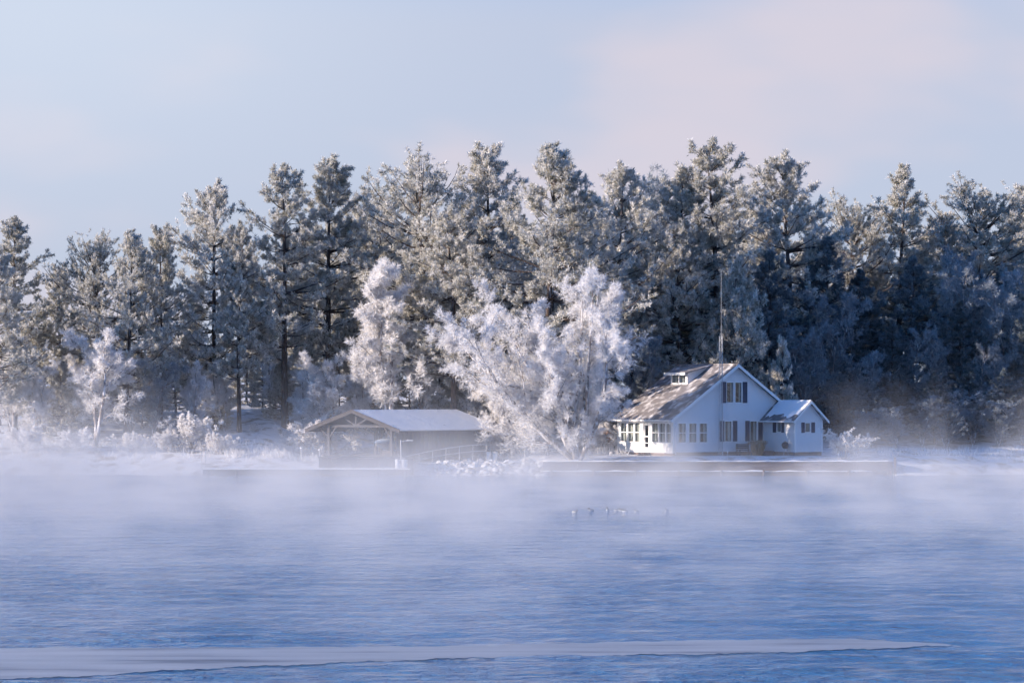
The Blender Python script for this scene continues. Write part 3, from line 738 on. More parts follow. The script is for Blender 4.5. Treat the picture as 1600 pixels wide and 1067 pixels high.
def mp_front(at): return lambda c, d, z: (c, at - d, z)       # wall facing local -y
def mp_left(at): return lambda c, d, z: (at - d, c, z)        # wall facing local -x
def mp_right(at): return lambda c, d, z: (at + d, c, z)
def mp_back(at): return lambda c, d, z: (c, at + d, z)
def siding_wall(name, mp, c0, c1, zb, ze, peak=None, openings=(), course=0.2, mat='siding', parent=None):
    """lapped boards with real openings; peak=(c, z) makes a gable"""
    m = MB()
    zt = peak[1] if peak else ze
    lv = set(np.round(np.arange(zb, zt, course), 4)) | {zb, zt, ze}
    for o in openings: lv |= {o[2], o[3]}
    lv = sorted(z for z in lv if zb <= z <= zt)
    def span(z):
        if not peak or z <= ze: return c0, c1
        f = (z - ze) / (peak[1] - ze); return c0 + (peak[0] - c0) * f, c1 + (peak[0] - c1) * f
    for z0, z1 in zip(lv, lv[1:]):
        if z1 - z0 < 1e-4: continue
        k = math.floor((z0 - zb) / course + 1e-6) * course + zb
        d0 = 0.03 * (1 - (z0 - k) / course); d1 = 0.03 * (1 - (z1 - k) / course)
        l0, r0 = span(z0 + 1e-6); l1, r1 = span(z1)
        cuts = sorted((o[0], o[1]) for o in openings if o[2] <= z0 + 1e-6 and o[3] >= z1 - 1e-6)
        segs = []; a0, a1 = l0, l1
        for q0, q1 in cuts: segs.append((a0, a1, q0, q0)); a0 = a1 = q1
        segs.append((a0, a1, r0, r1))
        for sl0, sl1, sr0, sr1 in segs:
            m.add([mp(sl0, d0, z0), mp(sr0, d0, z0), mp(sr1, d1, z1), mp(sl1, d1, z1), mp(sl0, -.03, z0), mp(sr0, -.03, z0)], [(0, 1, 2, 3), (4, 5, 1, 0)])
    return m.build(name, M[mat], parent or house)
def mbox(m, mp, c0, c1, d0, d1, z0, z1):
    v = [mp(c, d, z) for z in (z0, z1) for d in (d0, d1) for c in (c0, c1)]
    m.add(v, [(0, 2, 3, 1), (4, 5, 7, 6), (0, 1, 5, 4), (2, 6, 7, 3), (0, 4, 6, 2), (1, 3, 7, 5)])
def window(mp, c0, c1, z0, z1, parent=None, rail=True, curtain=0.5, name='window', fr=0.07, seed=0, cmat='curtain'):
    """frame with reveal and meeting rail > pane, curtain"""
    if c0 > c1: c0, c1 = c1, c0
    m = MB()
    mbox(m, mp, c0 - fr, c0, -.10, .05, z0 - fr, z1 + fr); mbox(m, mp, c1, c1 + fr, -.10, .05, z0 - fr, z1 + fr)
    mbox(m, mp, c0, c1, -.10, .048, z1, z1 + fr); mbox(m, mp, c0, c1, -.10, .075, z0 - fr, z0)
    if rail:
        zm = (z0 + z1) / 2; mbox(m, mp, c0, c1, -.07, .02, zm - .03, zm + .03)
    w = m.build(name, M['trim'], parent or house)
    g = MB(); mbox(g, mp, c0, c1, -.055, -.05, z0, z1); g.build('pane', M['glass'], w)
    rr = random.Random(seed)
    if curtain > 0:
        wd = (c1 - c0)
        for side in (0, 1):
            q = MB(); cw = wd * curtain * rr.uniform(.75, 1.1) * .5; n = 9
            s0 = c0 + .005 if side == 0 else c1 - .005 - cw
            pts = [(s0 + cw * i / (n - 1), -.16 - .03 * (i % 2)) for i in range(n)]
            for (ca, da), (cb, db) in zip(pts, pts[1:]):
                q.add([mp(ca, da, z0 + .02), mp(cb, db, z0 + .02), mp(cb, db, z1 - .02), mp(ca, da, z1 - .02)], [(0, 1, 2, 3)])
            q.build('curtain', M[cmat], w)
    return w
def shutter(mp, c0, c1, z0, z1, parent=None):
    m = MB(); mbox(m, mp, c0, c1, .024, .06, z0, z1)
    n = max(4, int((z1 - z0) / .12))
    for i in range(n):
        z = z0 + .05 + (z1 - z0 - .1) * i / (n - 1); mbox(m, mp, c0 + .04, c1 - .04, .06, .072, z - .03, z + .015)
    return m.build('shutter', M['shutter'], parent or house)

FR, LF = mp_front(0.0), mp_left(0.0)
W0, W1 = 1.05, 2.47
# front gable openings
fo = []
for a, b in ((1059.5, 1071.5), (1076, 1088), (1092.5, 1104.5)): fo.append((hu(a), hu(b), W0, W1))
fo.append((hu(1132), hu(1143), 1.10, 2.62)); fo.append((hu(1171.5), hu(1182.5), 1.10, 2.62))
fo.append((hu(1135), hu(1145.5), 4.10, 5.62)); fo.append((hu(1148.5), hu(1158.5), 4.10, 5.62))
siding_wall('front_wall', FR, 0, HW, 0.28, 2.98, (HW / 2, RIDGE - .14), fo)
for k, o in enumerate(fo):
    window(FR, *o, curtain=(.7, .9, .6, .8, .9, .45, .45)[k], seed=k, rail=k < 3)
for z0, z1, pairs in ((1.08, 2.66, ((1124.3, 1131.2), (1144.6, 1151.4), (1164.3, 1170.8), (1184.4, 1191.0))), (4.05, 5.68, ((1127, 1134.2), (1160, 1167)))):
    for a, b in pairs: shutter(FR, hu(a), hu(b), z0, z1)
# sunlit porch side
so = []
for a, b in ((1049.0, 1041.5), (1039.5, 1031.0), (1029.0, 1019.5)): so.append((hv(a), hv(b), W0, W1))
so.append((hv(1014.2), hv(1006.2), 0.30, 2.45))
for a, b in ((1000.3, 992.5), (990.3, 981.8), (979.8, 970.5)): so.append((hv(a), hv(b), W0, W1))
siding_wall('porch_wall', LF, 0, HL, 0.22, 2.98, None, so)
for k, o in enumerate(so):
    if k != 3: window(LF, *o, curtain=.95, seed=20 + k)
do = so[3]
m = MB()
mbox(m, LF, do[0] + .01, do[1] - .01, -.08, -.03, .30, .62)
for c0, c1, z0, z1 in ((do[0] + .01, do[0] + .10, .62, 2.43), (do[1] - .10, do[1] - .01, .62, 2.43), (do[0] + .1, do[1] - .1, 2.32, 2.43), (do[0] + .1, do[1] - .1, 1.42, 1.50)):
    mbox(m, LF, c0, c1, -.08, -.03, z0, z1)
door = m.build('door', M['trim'], house)
m = MB(); mbox(m, LF, do[0] + .1, do[1] - .1, -.06, -.055, .62, 2.32); m.build('pane', M['glass'], door)
m = MB(); m.tube([LF(do[1] - .05, .03, 1.20), LF(do[1] - .05, .03, 1.40)], .02); m.build('handle', M['steel'], door)
m = MB()
mbox(m, LF, do[0] - .09, do[0], -.02, .06, .22, 2.54); mbox(m, LF, do[1], do[1] + .09, -.02, .06, .22, 2.54); mbox(m, LF, do[0], do[1], -.02, .058, 2.45, 2.54)
m.build('door_casing', M['trim'], house)
m = MB(); mbox(m, LF, do[0] - .1, do[1] + .1, .03, .55, .0, .2); m.build('door_step', M['found'], house)
siding_wall('rear_wall', mp_back(HL), 0, HW, .22, 2.98, (HW / 2, RIDGE - .14))
siding_wall('side_wall', mp_right(HW), 0, HL, .22, 2.98)
m = MB(); m.box(.05, HW - .05, .05, HL - .05, -.6, .26); m.build('foundation', M['found'], house)
m = MB(); m.box(2.6, 2.7, 2.2, HL - .2, .27, 2.9); m.box(.2, HW - .2, 2.6, 2.7, .27, 2.9); m.box(.2, HW - .2, .2, HL - .2, 2.9, 2.97)
m.build('partition', M['inside'], house)
for nm, b in (('corner_board', (-.035, .10, -.035, .10)), ('corner_board', (-.035, .10, HL - .1, HL + .035))):
    m = MB(); m.box(b[0], b[1], b[2], b[3], .2, 2.97); m.build(nm, M['trim'], house)
m = MB(); mbox(m, LF, .1, HL - .1, .022, .05, .93, .98); m.build('belt_rail', M['trim'], house)
# roof
oy0, oy1 = -0.4, HL + .35
for x0, x1, nm in ((-.45, HW / 2, 'roof'), (HW + .45, HW / 2, 'roof')):
    m = MB(); m.slab([(x0, oy0, EAVE), (x1, oy0, RIDGE), (x1, oy1, RIDGE), (x0, oy1, EAVE)], .16); m.build(nm, M['roof'], house)
    f = MB(); f.slab([(x0, oy0 - .04, EAVE - .02), (x1, oy0 - .04, RIDGE - .02), (x1, oy0 - .003, RIDGE - .02), (x0, oy0 - .003, EAVE - .02)], .24); f.build('rake_board', M['trim'], house)
m = MB(); m.box(HW / 2 - .12, HW / 2 + .12, oy0, oy1, RIDGE - .06, RIDGE + .03); m.build('ridge_cap', M['roof'], house)
m = MB(); m.box(-.58, -.455, oy0, oy1, EAVE - .14, EAVE - .03); m.build('gutter', M['trim'], house)
m = MB(); m.box(-.44, -.03, oy0 + .05, oy1 - .05, EAVE - .20, EAVE - .165); m.build('soffit', M['trim'], house)
m = MB(); m.tube([(-.5, -.1, EAVE - .14), (-.5, -.1, EAVE - .26), (-.12, -.1, EAVE - .5), (.16, -.09, EAVE - .6), (.16, -.09, .1)], .04); m.build('downspout', M['trim'], house)
# dormer
dx, dv0, dv1, dtop = 3.57, 3.1, 5.35, 6.42
dm = thing('dormer', None, None); dm.parent = house
siding_wall('dormer_front', mp_left(dx), dv0, dv1, roof_h(dx) - .05, dtop - .05, None, [(dv0 + .22, (dv0 + dv1) / 2 - .06, 5.62, 6.27), ((dv0 + dv1) / 2 + .06, dv1 - .22, 5.62, 6.27)], parent=dm)
for c0, c1 in ((dv0 + .22, (dv0 + dv1) / 2 - .06), ((dv0 + dv1) / 2 + .06, dv1 - .22)):
    window(mp_left(dx), c0, c1, 5.62, 6.27, parent=dm, rail=False, curtain=.9, seed=40)
xr = HW / 2
for v in (dv0, dv1):
    m = MB(); m.add([(dx, v, roof_h(dx) - .1), (xr, v, RIDGE - .1), (xr, v, RIDGE - .02), (dx, v, dtop), (dx, v + .05 * (1 if v == dv0 else -1), roof_h(dx) - .1), (xr, v + .05 * (1 if v == dv0 else -1), RIDGE - .1), (xr, v + .05 * (1 if v == dv0 else -1), RIDGE - .02), (dx, v + .05 * (1 if v == dv0 else -1), dtop)],
            [(0, 1, 2, 3), (7, 6, 5, 4), (0, 4, 5, 1), (1, 5, 6, 2), (2, 6, 7, 3), (3, 7, 4, 0)])
    m.build('dormer_cheek', M['siding'], dm)
m = MB(); m.slab([(dx - .45, dv0 - .3, dtop - .02), (xr + .05, dv0 - .3, RIDGE + .05), (xr + .05, dv1 + .3, RIDGE + .05), (dx - .45, dv1 + .3, dtop - .02)], .1); m.build('dormer_roof', M['roof'], dm)
m = MB(); m.box(dx - .49, dx - .455, dv0 - .3, dv1 + .3, dtop - .2, dtop + .0); m.build('fascia', M['trim'], dm)
# annex
AX0, AX1, AY, AE, AR = 8.6, 11.25, -4.0, 2.72, 4.22
def ahv(px):
    k = (px - 800) / FPX; return (19.59 - k * 209.56) / (ST + CT * k)
def ahu(px):
    k = (px - 800) / FPX; return (k * 201.6 - 14.42) / (CT - ST * k)
AL, AF = mp_left(AX0), mp_front(AY)
ao = [(ahv(1220.5), ahv(1214.5), 1.82, 2.50)]
siding_wall('annex_side_wall', AL, AY, -.03, .28, AE + .05, None, ao)
window(AL, *ao[0], rail=False, curtain=.6, seed=50)
shutter(AL, ahv(1213.2), ahv(1208.2), 1.76, 2.56); shutter(AL, ahv(1225.6), ahv(1221.6), 1.76, 2.56)
ao2 = [(ahu(1258), ahu(1265.5), 1.82, 2.50)]
siding_wall('annex_gable_wall', AF, AX0, AX1, .28, AE + .05, ((AX0 + AX1) / 2, AR - .1), ao2)
window(AF, *ao2[0], rail=False, curtain=.6, seed=51)
shutter(AF, ahu(1252), ahu(1257), 1.76, 2.56); shutter(AF, ahu(1267.3), ahu(1272.8), 1.76, 2.56)
siding_wall('annex_far_wall', mp_right(AX1), AY, -.03, .28, AE + .05)
m = MB(); m.box(AX0 + .04, AX1 - .04, AY + .04, .04, -.6, .3); m.build('annex_foundation', M['found'], house)
m = MB(); m.box(AX0 + .3, AX1 - .3, -2.2, -2.1, .31, 2.6); m.build('annex_partition', M['inside'], house)
axm = (AX0 + AX1) / 2
rg0 = random.Random(12)
for x0 in (AX0 - .4, AX1 + .4):
    ee = AE - .05
    m = MB(); m.slab([(x0, AY - .35, ee), (axm, AY - .35, AR), (axm, -.022, AR), (x0, -.022, ee)], .14); ar = m.build('annex_roof', M['roof'], house)
    xl = x0 + (axm - x0) * .22; zl = ee + (AR - ee) * .22
    m = MB(); rings = []
    for i in range(15):
        yy = AY - .30 + (3.95) * i / 14; w_ = rg0.uniform(-.12, .18); xa = xl + (axm - x0) * w_; za = zl + (AR - ee) * w_
        rings.append([(xa, yy, za - .02), (xa + (axm - x0) * .03, yy, za + .05), (axm, yy, AR + .06), (axm, yy, AR - .02)])
    m.rings(rings); m.build('snow', M['snow'], ar)
    m = MB(); m.slab([(x0, AY - .39, ee - .02), (axm, AY - .39, AR - .02), (axm, AY - .353, AR - .02), (x0, AY - .353, ee - .02)], .2); m.build('rake_board', M['trim'], house)
m = MB(); m.box(AX0 - .52, AX0 - .405, AY - .35, -.04, AE - .16, AE - .06); m.build('gutter', M['trim'], house)
m = MB(); m.box(AX0 - .03, AX0 + .08, AY - .03, AY + .08, .26, AE); m.build('corner_board', M['trim'], house)
m = MB(); m.box(AX1 - .08, AX1 + .03, AY - .03, AY + .08, .26, AE); m.build('corner_board', M['trim'], house)

def hw(u, v, z=0.0):                      # a point in front of the house, in world metres
    return (HX + CT * u - ST * v, HY + ST * u + CT * v, HZ + z)
# lattice aerial tower
p = hw(hu(1121.5), -.45)
tower = thing('aerial_tower', 'slim lattice aerial mast rising in front of the house gable', 'mast', (p[0], p[1], gz(p[0], p[1]) - .05), TH)
TT, r3 = 9.2, .19
legs = [(r3 * math.cos(a), r3 * math.sin(a)) for a in (R(30), R(150), R(270))]
for a, b in legs:
    m = MB(); m.tube([(a, b, 0), (a * .7, b * .7, TT)], .022, 6); m.build('leg', M['steel'], tower)
m = MB(); nb_ = 26
for i in range(nb_):
    z0, z1 = TT * i / nb_, TT * (i + 1) / nb_; f0, f1 = 1 - .3 * z0 / TT, 1 - .3 * z1 / TT
    for k in range(3):
        a, b = legs[k], legs[(k + 1) % 3]
        m.beam((a[0] * f0, a[1] * f0, z0), (b[0] * f0, b[1] * f0, z0), .016); m.beam((a[0] * f0, a[1] * f0, z0), (b[0] * f1, b[1] * f1, z1), .014)
m.build('lattice', M['steel'], tower)
m = MB(); m.tube([(0, 0, TT - .4), (0, 0, 14.3)], .011, 6); m.build('mast_pole', M['steel'], tower)

# kettle grill, planter, dry grass clumps, garden stake in front of the annex
p = hw(8.15, -3.35)
g = thing('kettle_grill', 'round dark kettle grill on thin legs before the annex wall', 'grill', (p[0], p[1], gz(p[0], p[1])), TH)
m = MB(); m.lathe([(.03, .52), (.16, .55), (.25, .66), (.28, .78)]); m.build('bowl', M['grill'], g, True)
m = MB(); m.lathe([(.29, .785), (.27, .92), (.17, 1.03), (.03, 1.06)]); m.build('lid', M['grill'], g, True)
for a in (90, 210, 330):
    m = MB(); m.tube([(.12 * math.cos(R(a)), .12 * math.sin(R(a)), .6), (.27 * math.cos(R(a)), .27 * math.sin(R(a)), 0)], .014, 6); m.build('leg', M['steel'], g)
m = MB(); m.tube([(-.07, 0, 1.05), (-.05, 0, 1.11), (.05, 0, 1.11), (.07, 0, 1.05)], .014, 6); m.build('handle', M['wood_dark'], g)
p = hw(7.25, -2.3)
b = thing('planter_box', 'low dark wooden planter box beside the kettle grill', 'planter', (p[0], p[1], gz(p[0], p[1]) - .02), TH)
for nm, bx in (('panel', (-.45, .45, -.25, -.21, 0, .38)), ('panel', (-.45, .45, .21, .25, 0, .38)), ('end_panel', (-.45, -.41, -.21, .21, 0, .38)), ('end_panel', (.41, .45, -.21, .21, 0, .38))):
    m = MB(); m.box(*bx); m.build(nm, M['wood_dark'], b)
m = MB(); m.box(-.41, .41, -.21, .21, .0, .33); m.build('snow', M['snow'], b)
def grass_clump(loc, h, r, n, label, seed):
    rg = np.random.default_rng(seed)
    a = rg.random(n) * 6.283; q = r * np.sqrt(rg.random(n)) * .6
    b0 = np.stack([q * np.cos(a), q * np.sin(a), 0 * q], -1)
    d = norm(np.stack([np.cos(a) * .22 + rg.normal(0, .1, n), np.sin(a) * .22 + rg.normal(0, .1, n), np.ones(n)], -1))
    v, qd = blades(b0, d, h * (.6 + .4 * rg.random(n)), np.full(n, .035), rg)
    fr = np.tile([.1, .3, .9, .3], n) * np.repeat(rg.random(n), 4)
    t = thing('ornamental_grass', label, 'plant', loc, 0, 'tan ornamental grasses by the house')
    link('blades', np_mesh('blades', v, [qd], M['tan_leaf'], fr), None, t)
    # bent over seed heads
    n2 = n // 3
    tipb = b0[:n2] + d[:n2] * (h * .8)
    d2 = norm(d[:n2] * np.array([1, 1, .2]) + rg.normal(0, .35, (n2, 3)))
    v, qd = blades(tipb, d2, np.full(n2, .28), np.full(n2, .05), rg)
    link('seed_heads', np_mesh('seed_heads', v, [qd], M['tan_leaf'], np.full(len(v), .6)), None, t)
for u, v_, lab, sd in ((hu(1171), -1.1, 'tan clump of dry ornamental grass below the second shuttered window', 61), (6.35, -2.2, 'tan clump of dry ornamental grass beside the dark planter box', 62)):
    p = hw(u, v_); grass_clump((p[0], p[1], gz(p[0], p[1]) - .02), 1.25, .55, 420, lab, sd)
# garden bench between the clumps
p = hw(hu(1152), -.9)
b = thing('garden_bench', 'dark slatted garden bench against the house front', 'bench', (p[0], p[1], gz(p[0], p[1]) - .01), TH)
for i in range(3):
    m = MB(); m.box(-.6, .6, -.2 + .15 * i, -.08 + .15 * i, .42, .46); m.build('seat_slat', M['wood_grey'], b)
    m = MB(); m.box(-.6, .6, .25, .28, .55 + .13 * i, .65 + .13 * i); m.build('back_slat', M['wood_grey'], b)
for x in (-.55, .55):
    m = MB(); m.box(x - .03, x + .03, -.2, -.14, 0, .42); m.build('leg', M['wood_grey'], b)
    m = MB(); m.box(x - .03, x + .03, .19, .25, 0, .95); m.build('leg', M['wood_grey'], b)
def stake(px, y, h, label, r=.02, name='stake', knob=True, lean=0.0, group=None):
    x = X_at(px, y); t = thing(name, label, 'stake', (x, y, gz(x, y) - .1), 0, group)
    m = MB(); m.tube([(0, 0, 0), (lean * .5, 0, h * .5), (lean, 0, h)], r, 6); m.build('pole', M['wood_pale'], t)
    if knob:
        m = MB(); m.lathe([(.01, h - .02), (r * 2.4, h + .03), (r * 2.2, h + .09), (.01, h + .12)], (lean, 0, 0), 8); m.build('cap', M['snow'], t, True)
stake(1137, 1.0, .72, 'short white garden stake on the snow before the house', .022)
stake(1393, 3.4, .75, 'thin leaning stake at the right end of the sea wall', .03, lean=.08)
stake(1310, 1.0, .5, 'short stake in front of the white bush', .03)
stake(316, .2, 1.45, 'left one of two thin poles at the left end of the dock', .03, lean=-.08, knob=False)
stake(320.5, .5, 1.3, 'right one of two thin poles at the left end of the dock', .025, lean=.05, knob=False)
stake(471, 4, 1.1, 'white post in the frosted weeds left of the boathouse', .05)
stake(489, 4, .7, 'shortest white post beside the boathouse', .035)
stake(499.5, 3.2, 1.0, 'white post against the left corner of the boathouse deck', .055)
# tank behind the porch
x, y = X_at(951, 13.5), 13.5
t = thing('fuel_tank', 'rusty round-ended tank standing behind the house porch', 'tank', (x, y, gz(x, y)), R(60))
m = MB(); m.rings([[(xx, rr * math.cos(a), .95 + rr * 1.1 * math.sin(a)) for a in [2 * math.pi * k / 16 for k in range(16)]] for xx, rr in ((-.8, .05), (-.78, .3), (-.68, .45), (.68, .45), (.78, .3), (.8, .05))]); m.build('shell', M['tank'], t, True)
for sx in (-.5, .5):
    for sy in (-.25, .25):
        m = MB(); m.box(sx - .03, sx + .03, sy - .03, sy + .03, -.1, .62); m.build('leg', M['wood_dark'], t)

# ------------------------------------------------------------------ sea wall
sw = thing('sea_wall', 'dark timber sea wall with snowy ledge below the house lawn', 'wall', (0, 0, 0))
rg = random.Random(3)
def timber_run(x0, x1, y0, y1, zs, hh, L):
    for r_, z in enumerate(zs):
        x = x0
        first = L * (.5 if r_ % 2 else 1)
        while x < x1 - .05:
            e = min(x1, x + first); first = L
            j = rg.uniform(-.012, .012)
            m = MB(); m.box(x + .008, e - .008, y0 + j, y1 + j, z + .006, z + hh - .006); m.build('timber', M['seawall'], sw)
            x = e
timber_run(WALL_X0, WALL_X1, -.22, .18, [.30, .54, .78], .24, 3.2)
timber_run(WALL_X0 - .2, WALL_X1 - 1.6, -.95, -.25, [-.35, -.09, .10], .2, 3.2)
def snow_strip(x0, x1, y0, y1, z, h, name, parent, step=.5, amp=.03):
    n = int((x1 - x0) / step) + 1; rings = []
    for i in range(n + 1):
        x = x0 + (x1 - x0) * i / n; a = h + amp * math.sin(i * 1.7) + amp * rg.uniform(-.7, .7); o = rg.uniform(-.04, .05)
        rings.append([(x, y0 + o, z), (x, y0 + .02 + o, z + a * .6), (x, y0 + .12 + o, z + a), (x, (y0 + y1) / 2, z + a * 1.1), (x, y1 - .05, z + a * .9), (x, y1, z)])
    m = MB(); m.rings(rings); return m.build(name, M['snow'], parent, True)
snow_strip(WALL_X0, WALL_X1, -.27, .40, 1.016, .09, 'snow_cap', sw)
snow_strip(WALL_X0 - .2, WALL_X1 - 1.6, -.98, -.24, .296, .07, 'ledge_snow', sw, .7, .035)
for i in range(9):
    x = WALL_X0 + .6 + i * 3.15
    m = MB(); m.tube([(x, -1.02, -.6), (x, -1.02, .42)], .09, 8); m.build('pile', M['seawall'], sw)
for i, dxx in enumerate((0, -.5)):
    x = WALL_X1 + .15 + dxx
    m = MB(); m.box(x - .08, x + .08, -.45, -.29, -.6, 1.35 - .3 * i); m.build('end_post', M['seawall'], sw)

# snowy boulders left of the sea wall
rb = thing('rock_bank', 'bank of snow-covered boulders sloping to the water left of the sea wall', 'rocks', (0, 0, 0))
rocks = []
for k in range(5):
    import bmesh
    bm = bmesh.new(); bmesh.ops.create_icosphere(bm, subdivisions=2, radius=1)
    rk = np.random.default_rng(80 + k); ph = rk.random(6) * 6
    for v in bm.verts:
        c = v.co; f = 1 + .16 * math.sin(c.x * 3 + ph[0]) + .14 * math.sin(c.y * 3.4 + ph[1]) + .12 * math.sin(c.z * 4 + ph[2]) + rk.normal(0, .05)
        v.co = c * f; v.co.z *= .66
    me = bpy.data.meshes.new('stone'); bm.to_mesh(me); bm.free(); me.materials.append(M['rock']); rocks.append(me)
rk = np.random.default_rng(9)
i = 0
for row in range(8):
    yy = -1.6 + row * .62
    for x in np.arange(X_at(672, 0) + row * .12, WALL_X0 + .2, .58):
        px_ = x + rk.normal(0, .12); py_ = yy + rk.normal(0, .12)
        o = bpy.data.objects.new('stone', rocks[i % 5]); COL.objects.link(o); o.parent = rb; i += 1
        s = rk.choice([.2, .26, .34, .42, .55])
        o.location = (px_, py_, gz(px_, py_) - .42 * s + .05 * rk.random()); o.scale = (s * rk.uniform(.9, 1.4), s, s * rk.uniform(.8, 1.2))
        o.rotation_euler = (rk.normal(0, .3), rk.normal(0, .3), rk.random() * 6)

# ------------------------------------------------------------------ boathouse, dock and their things
PHI = R(38); BU = (math.cos(PHI), -math.sin(PHI)); BV = (math.sin(PHI), math.cos(PHI))
BW_, BL_ = 9.5, 12.6
bx0, by0 = -8.4 - BW_ * BU[0], 1.0 - BW_ * BU[1]
FZ = 1.4
bh = thing('boathouse', 'open grey timber boathouse with low snowy gable roof, half in mist', 'boathouse', (bx0, by0, FZ), -PHI)
BE, BR = 1.90, 3.40
xm = BW_ / 2
def brz(x): return BE + (BR - BE) * (min(x, BW_ - x) / xm)
for x0, x1 in ((0, xm), (BW_, xm)):
    m = MB(); m.slab([(x0, 0, BE - .03), (x1, 0, BR - .03), (x1, BL_, BR - .03), (x0, BL_, BE - .03)], .12); ro = m.build('roof', M['wood_dark'], bh)
    n = 24; m = MB(); rings = []
    for i in range(n + 1):
        yy = .02 + (BL_ - .04) * i / n; e = .07 + rg.uniform(-.015, .02)
        xa = x0 + (.04 if x0 < x1 else -.04)
        rings.append([(xa, yy, brz(xa) - .028), (xa, yy, brz(xa) + e * .7), ((xa + x1) / 2, yy, brz((xa + x1) / 2) + e + .02), (x1, yy, BR + e), (x1, yy, BR - .028)])
    m.rings(rings); m.build('snow', M['snow'], ro, False)
    m = MB(); m.slab([(x0, -.05, BE + .10), (x1, -.05, BR + .10), (x1, -.003, BR + .10), (x0, -.003, BE + .10)], .30); m.build('rake_board', M['wood_dark'], bh)
posts = [(2.0, .5), (8.3, .5), (3.7, 4.0), (2.0, 6.5), (2.0, BL_ - .5), (8.3, BL_ - .5), (8.3, 6.5)]
for x, y in posts:
    m = MB(); m.box(x - .11, x + .11, y - .11, y + .11, -.6, brz(x) - .2); m.build('post', M['wood_grey'], bh)
def truss(y):
    m = MB(); zt = 2.22
    m.beam((1.0, y, zt), (BW_ - 1.0, y, zt), .14, .18); m.build('tie_beam', M['wood_grey'], bh)
    m = MB(); m.beam((xm, y, zt), (xm, y, BR - .1), .14); m.build('king_post', M['wood_grey'], bh)
    for s in (-1, 1):
        m = MB(); m.beam((xm, y, zt + .05), (xm + s * 1.25, y, brz(xm + s * 1.25) - .16), .11); m.build('strut', M['wood_grey'], bh)
        x = 2.0 if s < 0 else 8.3
        m = MB(); m.beam((x, y, 1.25), (x + .75 * -s, y, zt - .05), .11); m.build('knee_brace', M['wood_grey'], bh)
    m = MB(); m.beam((2.0, y, 1.35), (1.1, y, 2.0), .11); m.build('knee_brace', M['wood_grey'], bh)
truss(.5); truss(6.5); truss(BL_ - .5)
for x in (2.0, 8.3):
    m = MB(); m.box(x - .08, x + .08, .3, BL_ - .3, brz(x) - .34, brz(x) - .17); m.build('wall_plate', M['wood_grey'], bh)
m = MB()
for i in range(46):
    y = .75 + i * .25
    if y + .24 < BL_ - .3: m.box(8.55, 8.58 + .012 * (i % 2), y, y + .24, -.1, brz(8.55) - .17)
m.build('side_boarding', M['wood_grey'], bh)
m = MB()
for i in range(14):
    x = 5.2 + i * .24; m.box(x, x + .23, BL_ - .35, BL_ - .31 + .012 * (i % 2), 0, brz(x + .23) - .17 if x > xm else brz(x) - .17)
m.build('rear_boarding', M['wood_grey'], bh)
m = MB()
for i in range(60):
    y = .2 + i * .2
    if y < BL_ - .2: m.box(1.2, 8.5, y, y + .19, -.12, 0)
m.build('floor', M['wood_grey'], bh)
# boat under a cover
bt = thing('covered_boat', 'boat under a snowy blue cover inside the boathouse', 'boat', (bx0 + BU[0] * 5.6 + BV[0] * 4.6, by0 + BU[1] * 5.6 + BV[1] * 4.6, FZ), -PHI)
def hull_ring(y, w, zb, zt): return [(-w * .9, y, zt), (-w * .8, y, zb + .35), (-.05, y, zb), (.05, y, zb), (w * .8, y, zb + .35), (w * .9, y, zt)]
m = MB(); m.rings([hull_ring(-2.8, .08, .75, 1.05), hull_ring(-2.2, .6, .5, 1.0), hull_ring(-1.0, 1.0, .35, .95), hull_ring(1, 1.1, .3, .93), hull_ring(2.8, 1.05, .3, .93)]); m.build('hull', M['hull'], bt, True)
def cov(y, w, z, h): return [(-w, y, z - .12)] + [(w * -math.cos(math.pi * k / 8), y, z + h * math.sin(math.pi * k / 8)) for k in range(9)] + [(w, y, z - .12)]
m = MB(); m.rings([cov(-2.85, .08, 1.04, .03), cov(-2.2, .6, 1.02, .18), cov(-1.0, 1.0, .98, .42), cov(.3, 1.08, .96, .75), cov(1.6, 1.1, .96, .62), cov(2.85, 1.0, .95, .2)]); m.build('cover', M['cover'], bt, True)
for y in (-1.2, 1.6):
    m = MB(); m.box(-.7, .7, y - .12, y + .12, 0, .36); m.build('cradle', M['wood_dark'], bt)
# plank bulkhead and deck in front of the boathouse
cx0, cx1 = X_at(498, -.6), X_at(646, -.6)
cb = thing('timber_bulkhead', 'low bulkhead of upright grey planks below the boathouse front', 'wall', (0, 0, 0))
n = 22
for i in range(n):
    a = cx0 + (cx1 - cx0) * i / n; b_ = cx0 + (cx1 - cx0) * (i + 1) / n; j = rg.uniform(0, .03)
    m = MB(); m.box(a + .008, b_ - .008, -.62 - j, -.52 - j, -.4, 1.30 + rg.uniform(-.02, .02)); m.build('plank', M['wood_grey'], cb)
m = MB(); m.box(cx0 - .05, cx1 + .05, -.70, 1.0, 1.33, 1.39); m.build('cap_board', M['wood_grey'], cb)
m = MB(); m.box(cx0, cx0 + .1, -.5, 6.4, -.2, 1.32); m.build('return_wall', M['wood_grey'], cb)
m = MB(); m.add([(cx0, 1.0, 1.36), (cx1, 1.0, 1.36), (cx0 + .1, 6.4, 1.36), (cx0, 1.0, 1.30), (cx1, 1.0, 1.30), (cx0 + .1, 6.4, 1.30)], [(0, 1, 2), (5, 4, 3), (0, 3, 4, 1), (1, 4, 5, 2), (2, 5, 3, 0)]); m.build('deck', M['wood_grey'], cb)
dk = thing('dock', 'long low dock with snowy top in front of the boathouse', 'dock', (0, 0, 0))
d0, d1 = X_at(317, -3), X_at(642, -3)
m = MB(); m.box(d0, d1, -3.0, -2.95, .08, .46); m.build('fascia', M['wood_grey'], dk)
nd = 60
